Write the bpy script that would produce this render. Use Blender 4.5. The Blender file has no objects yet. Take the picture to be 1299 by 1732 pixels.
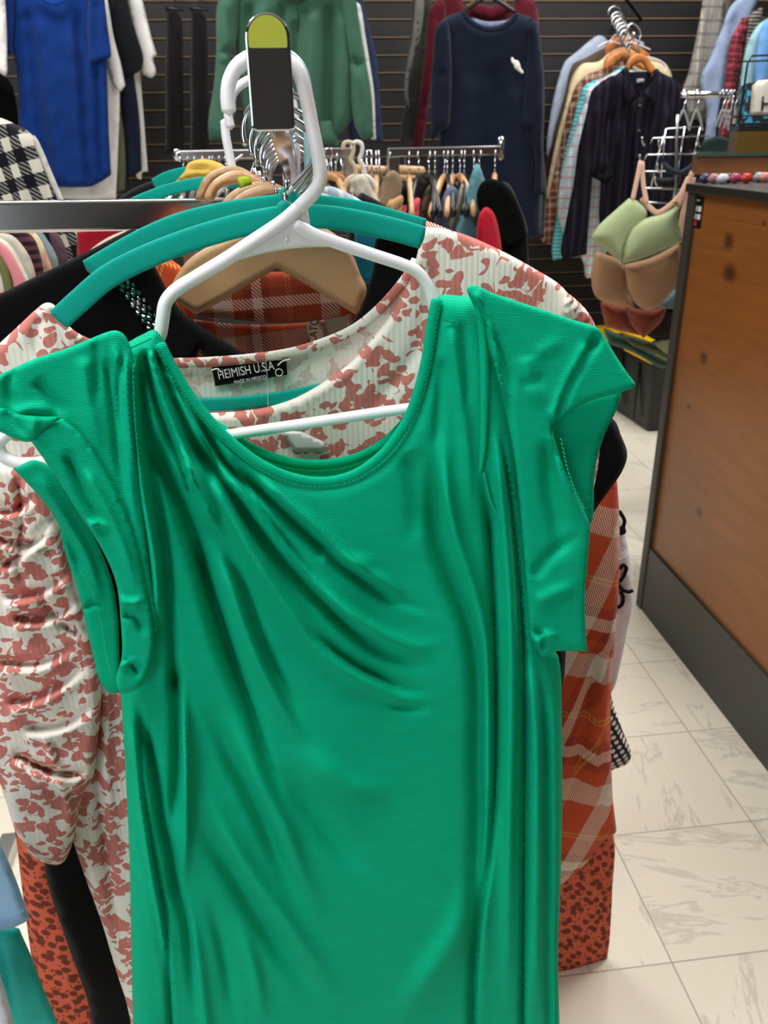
import bpy, bmesh, math, random
import numpy as np
from mathutils import Vector, Matrix
from mathutils.geometry import delaunay_2d_cdt
random.seed(7); np.random.seed(7)
S = bpy.context.scene; COL = S.collection
# ------------------------------------------------------------------ camera
F, CX, CY = 1400.0, 649.5, 866.0
CAM = np.array([0, 0, 1.3]); YAW, PIT, ROLL = math.radians(-6.5), math.radians(24.4), math.radians(1.0)
fw = np.array([-math.sin(YAW)*math.cos(PIT), math.cos(YAW)*math.cos(PIT), -math.sin(PIT)])
rt = np.array([math.cos(YAW), math.sin(YAW), 0.0]); up = np.cross(rt, fw)
R_ = math.cos(ROLL)*rt - math.sin(ROLL)*up; U_ = math.sin(ROLL)*rt + math.cos(ROLL)*up
cd = bpy.data.cameras.new('camera'); cam = bpy.data.objects.new('camera', cd); COL.objects.link(cam)
cam.matrix_world = Matrix(((R_[0], U_[0], -fw[0], 0), (R_[1], U_[1], -fw[1], 0), (R_[2], U_[2], -fw[2], 1.3), (0, 0, 0, 1)))
cd.sensor_fit = 'VERTICAL'; cd.sensor_height = 36; cd.lens = F/1732*36; cd.clip_start = 0.02
cd.dof.use_dof = True; cd.dof.focus_distance = 0.62; cd.dof.aperture_fstop = 15
S.camera = cam
# ------------------------------------------------------------------ view + light
S.view_settings.view_transform = 'Standard'; S.view_settings.look = 'None'
S.view_settings.exposure = 0.2; S.view_settings.gamma = 1
W = bpy.data.worlds.new('World'); S.world = W; W.use_nodes = True
W.node_tree.nodes['Background'].inputs[0].default_value = (0.86, 0.93, 1.0, 1)
W.node_tree.nodes['Background'].inputs[1].default_value = 3.0
def area(name, loc, size, power, rot=(0, 0, 0), color=(1, .98, .955)):
    l = bpy.data.lights.new(name, 'AREA'); l.shape = 'RECTANGLE'; l.size, l.size_y = size; l.energy = power; l.color = color
    o = bpy.data.objects.new(name, l); o.location = loc; o.rotation_euler = rot; COL.objects.link(o); return o
LAMPS = ((-0.45, 0.12, 34), (1.5, 1.6, 34), (-0.9, 3.0, 34), (1.6, 3.5, 26))
for x_, y_, p_ in LAMPS: area('ceiling_lamp_light', (x_, y_, 2.86), (1.2, 0.6), p_)
area('shop_window_daylight', (-1.9, -2.05, 1.55), (1.3, 1.5), 16, (math.radians(90), 0, math.radians(-30)), (.84, .92, 1))

# ------------------------------------------------------------------ projection helpers
def ray(x, y): return R_*((x-CX)/F) - U_*((y-CY)/F) + fw
def at_y(x, y, Y): d = ray(x, y); return CAM + d*(Y/d[1])
def on_floor(x, y, z=0.0): d = ray(x, y); return CAM + d*((z-CAM[2])/d[2])
class Plane:
    """an upright plane through the point seen at (px,py) at world depth Y, turned by yaw degrees"""
    def __init__(s, px, py, Y, yaw=0):
        s.O = at_y(px, py, Y); a = math.radians(yaw); s.yaw = a
        s.X = np.array([math.cos(a), math.sin(a), 0]); s.N = np.array([math.sin(a), -math.cos(a), 0.0])
    def hit(s, x, y, off=0.0):
        x = np.asarray(x, float); y = np.asarray(y, float); off = np.broadcast_to(np.asarray(off, float), x.shape)
        d = R_[None]*((x.ravel()-CX)/F)[:, None] - U_[None]*((y.ravel()-CY)/F)[:, None] + fw[None]
        t = (s.O@s.N + off.ravel() - CAM@s.N)/(d@s.N)
        P = CAM[None] + d*t[:, None] - s.O[None]
        return np.stack([P@s.X, -off.ravel(), P[:, 2]], 1)

# ------------------------------------------------------------------ material toolkit
def srgb(h):
    if isinstance(h, str):
        h = h.lstrip('#'); c = [int(h[i:i+2], 16)/255 for i in (0, 2, 4)]
    else: c = list(h)
    return tuple(((v/12.92) if v <= .04045 else ((v+.055)/1.055)**2.4) for v in c) + (1,)
class NT:
    def __init__(s, name):
        s.m = bpy.data.materials.new(name); s.m.use_nodes = True; s.t = s.m.node_tree; s.b = s.t.nodes['Principled BSDF']
    def n(s, typ, ins=None, **kw):
        nd = s.t.nodes.new(typ)
        for k, v in kw.items(): setattr(nd, k, v)
        for k, v in (ins or {}).items(): s.set(nd.inputs[k], v)
        return nd
    def set(s, sock, v):
        if isinstance(v, bpy.types.NodeSocket): s.t.links.new(v, sock)
        elif v is not None: sock.default_value = v
    def ma(s, op, a, b=None, c=None):
        nd = s.n('ShaderNodeMath', operation=op); s.set(nd.inputs[0], a)
        if b is not None: s.set(nd.inputs[1], b)
        if c is not None: s.set(nd.inputs[2], c)
        return nd.outputs[0]
    def mix(s, f, a, b):
        nd = s.n('ShaderNodeMix', data_type='RGBA'); s.set(nd.inputs[0], f); s.set(nd.inputs[6], a); s.set(nd.inputs[7], b); return nd.outputs[2]
    def co(s, scale=(1, 1, 1), rot=(0, 0, 0), loc=(0, 0, 0)):
        tc = s.n('ShaderNodeTexCoord'); mp = s.n('ShaderNodeMapping'); s.t.links.new(tc.outputs['Object'], mp.inputs[0])
        mp.inputs['Scale'].default_value = scale; mp.inputs['Rotation'].default_value = rot; mp.inputs['Location'].default_value = loc
        return mp.outputs[0]
    def flat(s, rot=0, scale=(1, 1), loc=(0, 0), warp=0, wsc=60):
        x, y, z = s.xyz(s.co())[:3]; c = s.n('ShaderNodeCombineXYZ', {'X': x, 'Y': z}).outputs[0]
        if warp:
            w = s.n('ShaderNodeTexNoise', {'Vector': c, 'Scale': float(wsc), 'Detail': 2.0}, noise_dimensions='2D').outputs[1]
            k = s.n('ShaderNodeVectorMath', operation='SCALE'); s.t.links.new(w, k.inputs[0]); k.inputs[3].default_value = warp
            a = s.n('ShaderNodeVectorMath', operation='ADD'); s.t.links.new(c, a.inputs[0]); s.t.links.new(k.outputs[0], a.inputs[1]); c = a.outputs[0]
        r = s.n('ShaderNodeMapping', {'Vector': c, 'Rotation': (0, 0, math.radians(rot)), 'Location': (loc[0], loc[1], 0)}); m2 = s.n('ShaderNodeMapping', {'Vector': r.outputs[0], 'Scale': (scale[0], scale[1], 1)})
        return m2.outputs[0]
    def vor(s, v, sc, rnd=1.0): return s.n('ShaderNodeTexVoronoi', {'Vector': v, 'Scale': float(sc), 'Randomness': rnd}, voronoi_dimensions='2D').outputs[0]
    def n2(s, v, sc, det=2.0): return s.n('ShaderNodeTexNoise', {'Vector': v, 'Scale': float(sc), 'Detail': det}, noise_dimensions='2D').outputs[0]
    def xyz(s, v): nd = s.n('ShaderNodeSeparateXYZ'); s.t.links.new(v, nd.inputs[0]); return nd.outputs
    def noise(s, v, scale, detail=2, rough=.5): return s.n('ShaderNodeTexNoise', {'Vector': v, 'Scale': scale, 'Detail': detail, 'Roughness': rough}).outputs[0]
    def bump(s, h, strength, dist=.001):
        nd = s.n('ShaderNodeBump', {'Strength': strength, 'Distance': dist, 'Height': h}); s.t.links.new(nd.outputs[0], s.b.inputs['Normal'])
    def col(s, c): s.set(s.b.inputs['Base Color'], c)
    def p(s, **kw):
        for k, v in kw.items(): s.b.inputs[k.replace('_', ' ')].default_value = v
        return s
    def lt(s, a, b): return s.ma('LESS_THAN', a, b)
MC = {}
def fabric(h, rough=.9, sheen=.25, weave=900, bump=.25, var=.12):
    key = (h, rough, sheen, weave)
    if key in MC: return MC[key]
    q = NT('fabric'); c = srgb(h); v = q.co()
    ns = q.noise(v, 9, 3); q.col(q.mix(ns, tuple(min(1, x*(1-var)) for x in c[:3])+(1,), tuple(min(1, x*(1+var)) for x in c[:3])+(1,)))
    q.p(Roughness=rough, Sheen_Weight=sheen*.25, Sheen_Roughness=.5, Specular_IOR_Level=.12)
    x, y, z = q.xyz(v)[:3]
    w = q.ma('ADD', q.ma('SINE', q.ma('MULTIPLY', x, weave*3)), q.ma('SINE', q.ma('MULTIPLY', z, weave*3)))
    q.bump(q.ma('ADD', q.ma('MULTIPLY', w, .3), q.noise(v, weave*.6, 1)), bump, .0004)
    MC[key] = q.m; return q.m
def plain(name, h, rough=.5, metal=0.0, spec=.5, bumpn=0, **kw):
    key = (name, h)
    if key in MC: return MC[key]
    q = NT(name); q.col(srgb(h)); q.p(Roughness=rough, Metallic=metal, Specular_IOR_Level=spec, **kw)
    if bumpn: q.bump(q.noise(q.co(), bumpn, 2), .15, .001)
    MC[key] = q.m; return q.m
CHROME = plain('chrome', '#d8dade', .08, 1.0)
STEEL = plain('brushed_chrome', '#b9b9b9', .22, 1.0)
WHITEP = plain('white_plastic', '#f2f1f6', .28, 0, .5, Subsurface_Weight=.0)
BLACKP = plain('black_plastic', '#0d0d0f', .4)
BLUEP = plain('pale_blue_plastic', '#9cc3cf', .3)
def velvet(h):
    q = NT('velvet'); c = srgb(h); v = q.co(); q.col(q.mix(q.noise(v, 60, 4, .7), tuple(x*.85 for x in c[:3])+(1,), c))
    q.p(Roughness=.85, Sheen_Weight=.5, Sheen_Roughness=.35, Specular_IOR_Level=.15); q.bump(q.noise(v, 2200, 2), .3, .0005); return q.m
TEAL = velvet('#08a596')
def wood(h1, h2, scale=30, along='z', rough=.45):
    q = NT('wood'); st = {'z': (1, 1, .12), 'x': (.12, 1, 1), 'y': (1, .12, 1)}[along]; v = q.co(st)
    n1 = q.noise(v, scale, 5, .6); w = q.n('ShaderNodeTexWave', {'Vector': v, 'Scale': scale*.5, 'Distortion': 6, 'Detail': 3}).outputs[1]
    q.col(q.mix(q.ma('ADD', q.ma('MULTIPLY', n1, .6), q.ma('MULTIPLY', w, .4)), srgb(h1), srgb(h2))); q.p(Roughness=rough); return q.m
TAN = wood('#a8825a', '#bb9870', 22, 'x', .5)
ORANGEW = wood('#b06a35', '#d08a4e', 25, 'x', .35)
PALEW = wood('#b98a5c', '#d9b184', 25, 'x', .4)
def jersey():
    q = NT('green_jersey'); v = q.co(); c1, c2 = srgb('#00aa80'), srgb('#00ba8f')
    st = q.co((1, 1, 5), (0, math.radians(-6), 0))
    q.col(q.mix(q.noise(st, 30, 3, .6), c1, c2)); q.p(Roughness=.8, Sheen_Weight=.0, Specular_IOR_Level=.1)
    x, y, z = q.xyz(v)[:3]
    w = q.ma('SINE', q.ma('MULTIPLY', q.ma('ADD', z, q.ma('MULTIPLY', x, .1)), 4500))
    q.bump(q.ma('ADD', q.ma('MULTIPLY', w, .35), q.ma('ADD', q.noise(q.co((1, 1, 6)), 700, 2), q.ma('MULTIPLY', q.noise(q.co((1, 1, .35), (0, math.radians(18), 0)), 38, 3), 5))), .3, .0008); return q.m
GREEN = jersey()
def floral(faded=False):
    q = NT('floral_cotton'); base = srgb('#f0ebe1'); pink = srgb('#d68a80' if not faded else '#dfcfc4'); dk = srgb('#c4716a' if not faded else '#d6c2b8')
    v0 = q.co(); tot = None; pv = q.flat(0); dens = q.ma('MULTIPLY_ADD', q.n2(pv, 40, 1.0), 2.6, -.84)
    for rot, sc, th, lo, wp in ((35, 84, .37, 0, .002), (-48, 88, .36, .37, .002), (80, 120, .36, .71, .003), (10, 56, .27, .2, .007)):
        nd = q.n('ShaderNodeTexVoronoi', {'Vector': q.flat(rot, (1, .62), (lo, lo), wp, 130), 'Scale': float(sc), 'Randomness': .9}, voronoi_dimensions='2D')
        keep = q.lt(q.xyz(nd.outputs[1])[0], dens); k = q.ma('MULTIPLY', q.lt(nd.outputs[0], th), keep); tot = k if tot is None else q.ma('MAXIMUM', tot, k)
    stem = q.lt(q.ma('ABSOLUTE', q.ma('SUBTRACT', q.n2(q.flat(0, (1, 1), (2, 3)), 40, 1.0), .5)), .012)
    stem = q.ma('MULTIPLY', stem, q.ma('GREATER_THAN', q.n2(pv, 40, 1.0), .53))
    f = q.ma('MAXIMUM', tot, stem)
    pk = q.mix(q.noise(v0, 70, 2), pink, dk)
    q.col(q.mix(f, base, pk)); q.p(Roughness=.9, Sheen_Weight=.05, Specular_IOR_Level=.15)
    x, y, z = q.xyz(v0)[:3]; rib = q.ma('ABSOLUTE', q.ma('SINE', q.ma('MULTIPLY', x, 700)))
    q.bump(q.ma('ADD', rib, q.noise(q.co((1, 1, .3)), 300, 2)), .3, .0008); return q.m
FLORAL, FLORAL_IN = floral(), floral(True)
def plaid(base, dark, light, line, P=.13, rot=0, twill=1100, name='plaid'):
    q = NT(name); v = q.co((1, 1, 1), (0, math.radians(rot), 0)); x, y, z = q.xyz(v)[:3]
    fx = q.ma('FRACT', q.ma('DIVIDE', q.ma('ADD', x, 10), P)); fz = q.ma('FRACT', q.ma('DIVIDE', q.ma('ADD', z, 10), P*1.1))
    def band(f, c, w): return q.lt(q.ma('ABSOLUTE', q.ma('SUBTRACT', f, c)), w)
    def layer(f):
        c = q.mix(band(f, .30, .09), srgb(base), srgb(light)); c = q.mix(band(f, .62, .12), c, srgb(dark)); c = q.mix(band(f, .62, .045), c, srgb(light))
        c = q.mix(band(f, .90, .008), c, srgb(line)); c = q.mix(band(f, .93, .008), c, srgb(line)); return c
    tw = q.lt(q.ma('FRACT', q.ma('MULTIPLY', q.ma('ADD', x, z), twill/4)), .5)
    q.col(q.mix(tw, layer(fx), layer(fz))); q.p(Roughness=.85, Sheen_Weight=.06, Specular_IOR_Level=.15)
    q.bump(q.ma('FRACT', q.ma('MULTIPLY', q.ma('ADD', x, z), twill)), .15, .0005); return q.m
PLAID = plaid('#cb5230', '#9a3423', '#e6d3c4', '#e0a050', .165, -22, 1100, 'rust_plaid_flannel')
def stripes(c1, c2, n=60, axis='z', duty=.5, c3=None, n3=20, name='striped_cotton'):
    q = NT(name); v = q.co(); x, y, z = q.xyz(v)[:3]; s_ = {'x': x, 'z': z}[axis]; o_ = {'x': z, 'z': x}[axis]
    c = q.mix(q.lt(q.ma('FRACT', q.ma('MULTIPLY', q.ma('ADD', s_, 10), n)), duty), srgb(c1), srgb(c2))
    if c3: c = q.mix(q.lt(q.ma('FRACT', q.ma('MULTIPLY', q.ma('ADD', o_, 10), n3)), .18), c, srgb(c3))
    q.col(c); q.p(Roughness=.9, Sheen_Weight=.05, Specular_IOR_Level=.15); q.bump(q.noise(v, 500, 2), .2, .0005); return q.m
def leopard():
    q = NT('spotted_rust_fabric'); f = q.lt(q.vor(q.flat(-35, (1.25, .8), (0, 0), .002, 90), 60, .75), .345); f2 = q.lt(q.vor(q.flat(-35, (1.2, .8), (.4, .1), .003, 90), 95, 1.0), .16)
    q.col(q.mix(q.ma('MAXIMUM', f, f2), srgb('#d8684f'), srgb('#7a3d2e'))); q.p(Roughness=.9, Specular_IOR_Level=.15); q.bump(q.noise(q.co(), 600, 2), .2, .0005); return q.m
LEOPARD = leopard()
def polka():
    q = NT('polka_dot_fabric'); v = q.co((1, 1, 1), (0, math.radians(30), 0)); x, y, z = q.xyz(v)[:3]; n = 82
    a = q.ma('SUBTRACT', q.ma('FRACT', q.ma('MULTIPLY', q.ma('ADD', x, 10), n)), .5); b = q.ma('SUBTRACT', q.ma('FRACT', q.ma('MULTIPLY', q.ma('ADD', z, 10), n)), .5)
    r = q.ma('SQRT', q.ma('ADD', q.ma('MULTIPLY', a, a), q.ma('MULTIPLY', b, b)))
    q.col(q.mix(q.lt(r, .33), srgb('#101428'), srgb('#f0efec'))); q.p(Roughness=.85); return q.m
def hound():
    q = NT('houndstooth_wool'); v = q.co((1, 1, 1), (0, math.radians(12), 0)); x, y, z = q.xyz(v)[:3]
    P = 36; fx = q.ma('FRACT', q.ma('MULTIPLY', q.ma('ADD', x, 10), P)); fz = q.ma('FRACT', q.ma('MULTIPLY', q.ma('ADD', z, 10), P*.8))
    a, b = q.lt(fx, .5), q.lt(fz, .5); both = q.ma('MULTIPLY', a, b); anyb = q.ma('MAXIMUM', a, b)
    diag = q.lt(q.ma('FRACT', q.ma('MULTIPLY', q.ma('ADD', x, z), P*4)), .5)
    f = q.ma('ADD', both, q.ma('MULTIPLY', q.ma('SUBTRACT', anyb, both), q.ma('MULTIPLY', diag, .35)))
    q.col(q.mix(f, srgb('#15161f'), srgb('#d2d0c2'))); q.p(Roughness=.95, Sheen_Weight=.06, Specular_IOR_Level=.1); q.bump(q.noise(q.co(), 400, 3), .5, .002); return q.m
def fur(h):
    q = NT('fur'); c = srgb(h); n_ = q.noise(q.co((1, 1, .4)), 160, 4, .7); q.col(q.mix(n_, tuple(v*.5 for v in c[:3])+(1,), tuple(min(1, v*1.5) for v in c[:3])+(1,))); q.p(Roughness=1, Specular_IOR_Level=.05); q.bump(n_, .9, .006); return q.m

# ------------------------------------------------------------------ mesh toolkit
def link(name, me, mat, parent=None):
    o = bpy.data.objects.new(name, me); COL.objects.link(o)
    if mat: me.materials.append(mat)
    if parent: o.parent = parent
    return o
def mesh(name, V, Fc, smooth=True):
    me = bpy.data.meshes.new(name); me.from_pydata([tuple(v) for v in V], [], [tuple(f) for f in Fc]); me.update()
    if smooth: me.polygons.foreach_set('use_smooth', [True]*len(me.polygons))
    return me
def cr(P, n=6, closed=False):
    """Catmull-Rom through the points"""
    P = np.array(P, float); N = len(P); out = []
    for i in range(N if closed else N-1):
        if closed: a, b, c, d = P[i-1], P[i], P[(i+1) % N], P[(i+2) % N]
        else: b, c = P[i], P[i+1]; a = P[i-1] if i else 2*b-c; d = P[i+2] if i+2 < N else 2*c-b
        l0, l1, l2 = (np.linalg.norm(q)+1e-9 for q in (b-a, c-b, d-c))
        m1 = (c-a)/(l0+l1)*l1; m2 = (d-b)/(l1+l2)*l1
        for k in range(n):
            t = k/n; out.append((2*t**3-3*t*t+1)*b+(t**3-2*t*t+t)*m1+(-2*t**3+3*t*t)*c+(t**3-t*t)*m2)
    if not closed: out.append(P[-1])
    return np.array(out)
def sweep(P, r, n=8, closed=False, flat=None, sq=1.0):
    """tube along 3D points; r number or list; flat=(a,b) scales the section across / along local y"""
    P = np.array(P, float); N = len(P); r = np.broadcast_to(np.asarray(r, float), (N,))
    T = np.gradient(P, axis=0)
    if closed: T = np.roll(P, -1, 0)-np.roll(P, 1, 0)
    T /= np.linalg.norm(T, axis=1)[:, None]+1e-12
    V = []; ref = np.array([0, 1.0, 0])
    if abs(T[:, 1]).mean() > .8: ref = np.array([0, 0, 1.0])
    for i in range(N):
        a = np.cross(T[i], ref); a /= np.linalg.norm(a)+1e-9; b = np.cross(a, T[i])
        for k in range(n):
            th = 2*math.pi*(k+.5)/n; ca, cb = math.cos(th), math.sin(th)
            if sq != 1: ca = math.copysign(abs(ca)**sq, ca); cb = math.copysign(abs(cb)**sq, cb)
            if flat: ca *= flat[0]; cb *= flat[1]
            V.append(P[i]+(a*ca+b*cb)*r[i])
    Fc = []
    for i in range(N if closed else N-1):
        j = (i+1) % N
        for k in range(n): Fc.append((i*n+k, i*n+(k+1) % n, j*n+(k+1) % n, j*n+k))
    if not closed:
        kf = .6*(min(flat) if flat else 1); c0 = len(V); V.append(P[0]-T[0]*r[0]*kf); V.append(P[-1]+T[-1]*r[-1]*kf)
        for k in range(n): Fc.append((c0, (k+1) % n, k)); Fc.append((c0+1, (N-1)*n+k, (N-1)*n+(k+1) % n))
    return V, Fc
def merge(L):
    V, Fc = [], []
    for v, f in L: o = len(V); V += list(v); Fc += [tuple(i+o for i in q) for q in f]
    return V, Fc
def boxvf(x0, x1, y0, y1, z0, z1):
    V = [(x, y, z) for x in (x0, x1) for y in (y0, y1) for z in (z0, z1)]
    return V, [(0, 1, 3, 2), (4, 6, 7, 5), (0, 4, 5, 1), (2, 3, 7, 6), (0, 2, 6, 4), (1, 5, 7, 3)]
def bevel(o, w=.002, s=2):
    m = o.modifiers.new('bevel', 'BEVEL'); m.width = w; m.segments = s; m.limit_method = 'ANGLE'; return o
def inside(px, py, poly):
    x1, y1 = poly[:, 0], poly[:, 1]; x2, y2 = np.roll(x1, -1), np.roll(y1, -1); c = np.zeros(len(px), bool)
    for a, b, d, e in zip(x1, y1, x2, y2):
        if b == e: continue
        k = ((b > py) != (e > py)) & (px < (d-a)*(py-b)/(e-b)+a); c ^= k
    return c
def segdist(px, py, P, signed=False):
    """distance to the polyline, parameter 0..1 along it, side"""
    best = np.full(len(px), 1e9); tt = np.zeros(len(px)); sd = np.ones(len(px)); L = np.hypot(*np.diff(P, axis=0).T); cum = np.r_[0, np.cumsum(L)]
    for i in range(len(P)-1):
        a, b = P[i], P[i+1]; d = b-a; l2 = d@d+1e-9
        t = np.clip(((px-a[0])*d[0]+(py-a[1])*d[1])/l2, 0, 1); qx, qy = a[0]+t*d[0], a[1]+t*d[1]
        r = np.hypot(px-qx, py-qy); k = r < best
        best[k] = r[k]; tt[k] = ((cum[i]+t*L[i])/cum[-1])[k]; sd[k] = np.sign(d[0]*(py-a[1])-d[1]*(px-a[0]))[k]
    return best, tt, sd
def foldsum(px, py, folds):
    off = np.zeros(len(px))
    for f in folds:
        P, w, amp = f[0], f[1], f[2]; w2 = f[3] if len(f) > 3 else w
        tp = f[4] if len(f) > 4 else (.12, .4)
        P = cr(P, 5) if len(P) > 2 else np.array(P, float)
        lo = P.min(0)-3*max(w, w2); hi = P.max(0)+3*max(w, w2)
        k = np.where((px > lo[0]) & (px < hi[0]) & (py > lo[1]) & (py < hi[1]))[0]
        if not len(k): continue
        d, t, s = segdist(px[k], py[k], P)
        ww = np.where(s > 0, w2, w)
        e = np.ones(len(k))
        if tp[0]: e *= np.clip(t/tp[0], 0, 1)
        if tp[1]: e *= np.clip((1-t)/tp[1], 0, 1)
        e = e*e*(3-2*e); off[k] += amp*e*np.exp(-(d/ww)**2)
    return off
def vnoise(px, py, sc, seed=0):
    rs = np.random.RandomState(seed); o = np.zeros(len(px))
    for k in range(5):
        a = rs.rand()*6.28; fq = (1+rs.rand()*1.2)/sc; o += np.sin((px*math.cos(a)+py*math.sin(a)*.5)*fq*6.28/2+rs.rand()*6.28)
    return o/5
def corners(P):
    P = np.array(P, float); N = len(P); out = []
    for i in range(N):
        a, b, c = P[i-1], P[i], P[(i+1) % N]; u, v = b-a, c-b; lu, lv = np.hypot(*u), np.hypot(*v)
        if lu > 30 or lv > 30:
            cosang = (u@v)/(lu*lv+1e-9)
            if cosang < .6: out += [b-u*min(.2, 9/lu), b, b+v*min(.2, 9/lv)]; continue
        out.append(b)
    return np.array(out)
def clothmesh(name, outline, pl, folds=(), t=.006, step=10, rim=None, base=0., noise=0., nsc=60, smooth=True, tilt=None, seed=1, dome=None):
    out = cr(corners(outline), 6, True) if smooth else np.array(outline, float)
    seg = []
    for a, b in zip(out, np.roll(out, -1, 0)):
        n = max(1, int(round(np.hypot(*(b-a))/step)));
        if smooth and np.hypot(*(b-a)) < step*.45 and seg and np.hypot(*(seg[-1]-a)) < step*.5: continue
        for k in range(n): seg.append(a+(b-a)*k/n)
    out = np.array(seg); nb = len(out); rim = rim or 2.2*step
    lo, hi = out.min(0), out.max(0)
    gy = np.arange(lo[1], hi[1], step*.87); G = []
    for i, yy in enumerate(gy): gx = np.arange(lo[0]+(i % 2)*step*.5, hi[0], step); G.append(np.stack([gx, np.full(len(gx), yy)], 1))
    G = np.concatenate(G); k = inside(G[:, 0], G[:, 1], out); G = G[k]
    cl = np.vstack([out, out[:1]]); d, _, _ = segdist(G[:, 0], G[:, 1], cl); G = G[d > step*.5]; dg = d[d > step*.5]
    A = np.vstack([out, G]); D = np.r_[np.zeros(nb), dg]
    vs, es, fs, ov, *_ = delaunay_2d_cdt([Vector(p) for p in A], [(i, (i+1) % nb) for i in range(nb)], [], 1, 1e-4)
    if len(vs) != len(A):
        A2 = np.array([tuple(v) for v in vs]); D2 = np.array([D[o[0]] if o else 0 for o in ov]); isb = [(not o) or o[0] < nb for o in ov]
    else:
        A2, D2, isb = A, D, [i < nb for i in range(len(A))]; A2 = np.array([tuple(v) for v in vs]); D2 = np.array([D[o[0]] for o in ov]); isb = [o[0] < nb for o in ov]
    isb = np.array(isb); x, y = A2[:, 0], A2[:, 1]
    rr = np.sqrt(np.clip(1-(1-np.clip(D2/rim, 0, 1))**2, 0, 1)); r1 = np.clip(D2/rim, 0, 1)
    rel = foldsum(x, y, folds)*(.25+.75*r1)
    if noise: rel = rel + noise*vnoise(x, y, nsc, seed)
    b = base
    if tilt: b = base + tilt(x, y)
    front = b + t*rr + rel
    if dome: front = front + dome[0]*np.sqrt(np.clip(1-(1-np.clip(D2/dome[1], 0, 1))**2, 0, 1))
    backo = np.where(isb, front, b - t*rr + rel*.5)
    Vf = pl.hit(x, y, front); Vb = pl.hit(x, y, backo)
    n = len(x); idb = np.arange(n); ids = idb.copy(); inner = np.where(~isb)[0]; ids[inner] = n+np.arange(len(inner))
    V = np.vstack([Vf, Vb[inner]]); Fc = []
    for f in fs:
        a = [A2[i] for i in f[:3]]; ccw = (a[1][0]-a[0][0])*(a[2][1]-a[0][1])-(a[1][1]-a[0][1])*(a[2][0]-a[0][0]) > 0
        f = list(f); f = f[::-1] if ccw else f   # pixel y is down
        Fc.append(tuple(int(i) for i in f)); g = tuple(int(ids[i]) for i in f[::-1])
        if set(g) != set(Fc[-1]): Fc.append(g)
    return mesh(name, V, Fc)
def tag(o, label, cat, group=None, kind=None):
    if label: o['label'] = label
    if cat: o['category'] = cat
    if group: o['group'] = group
    if kind: o['kind'] = kind
    return o
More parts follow.
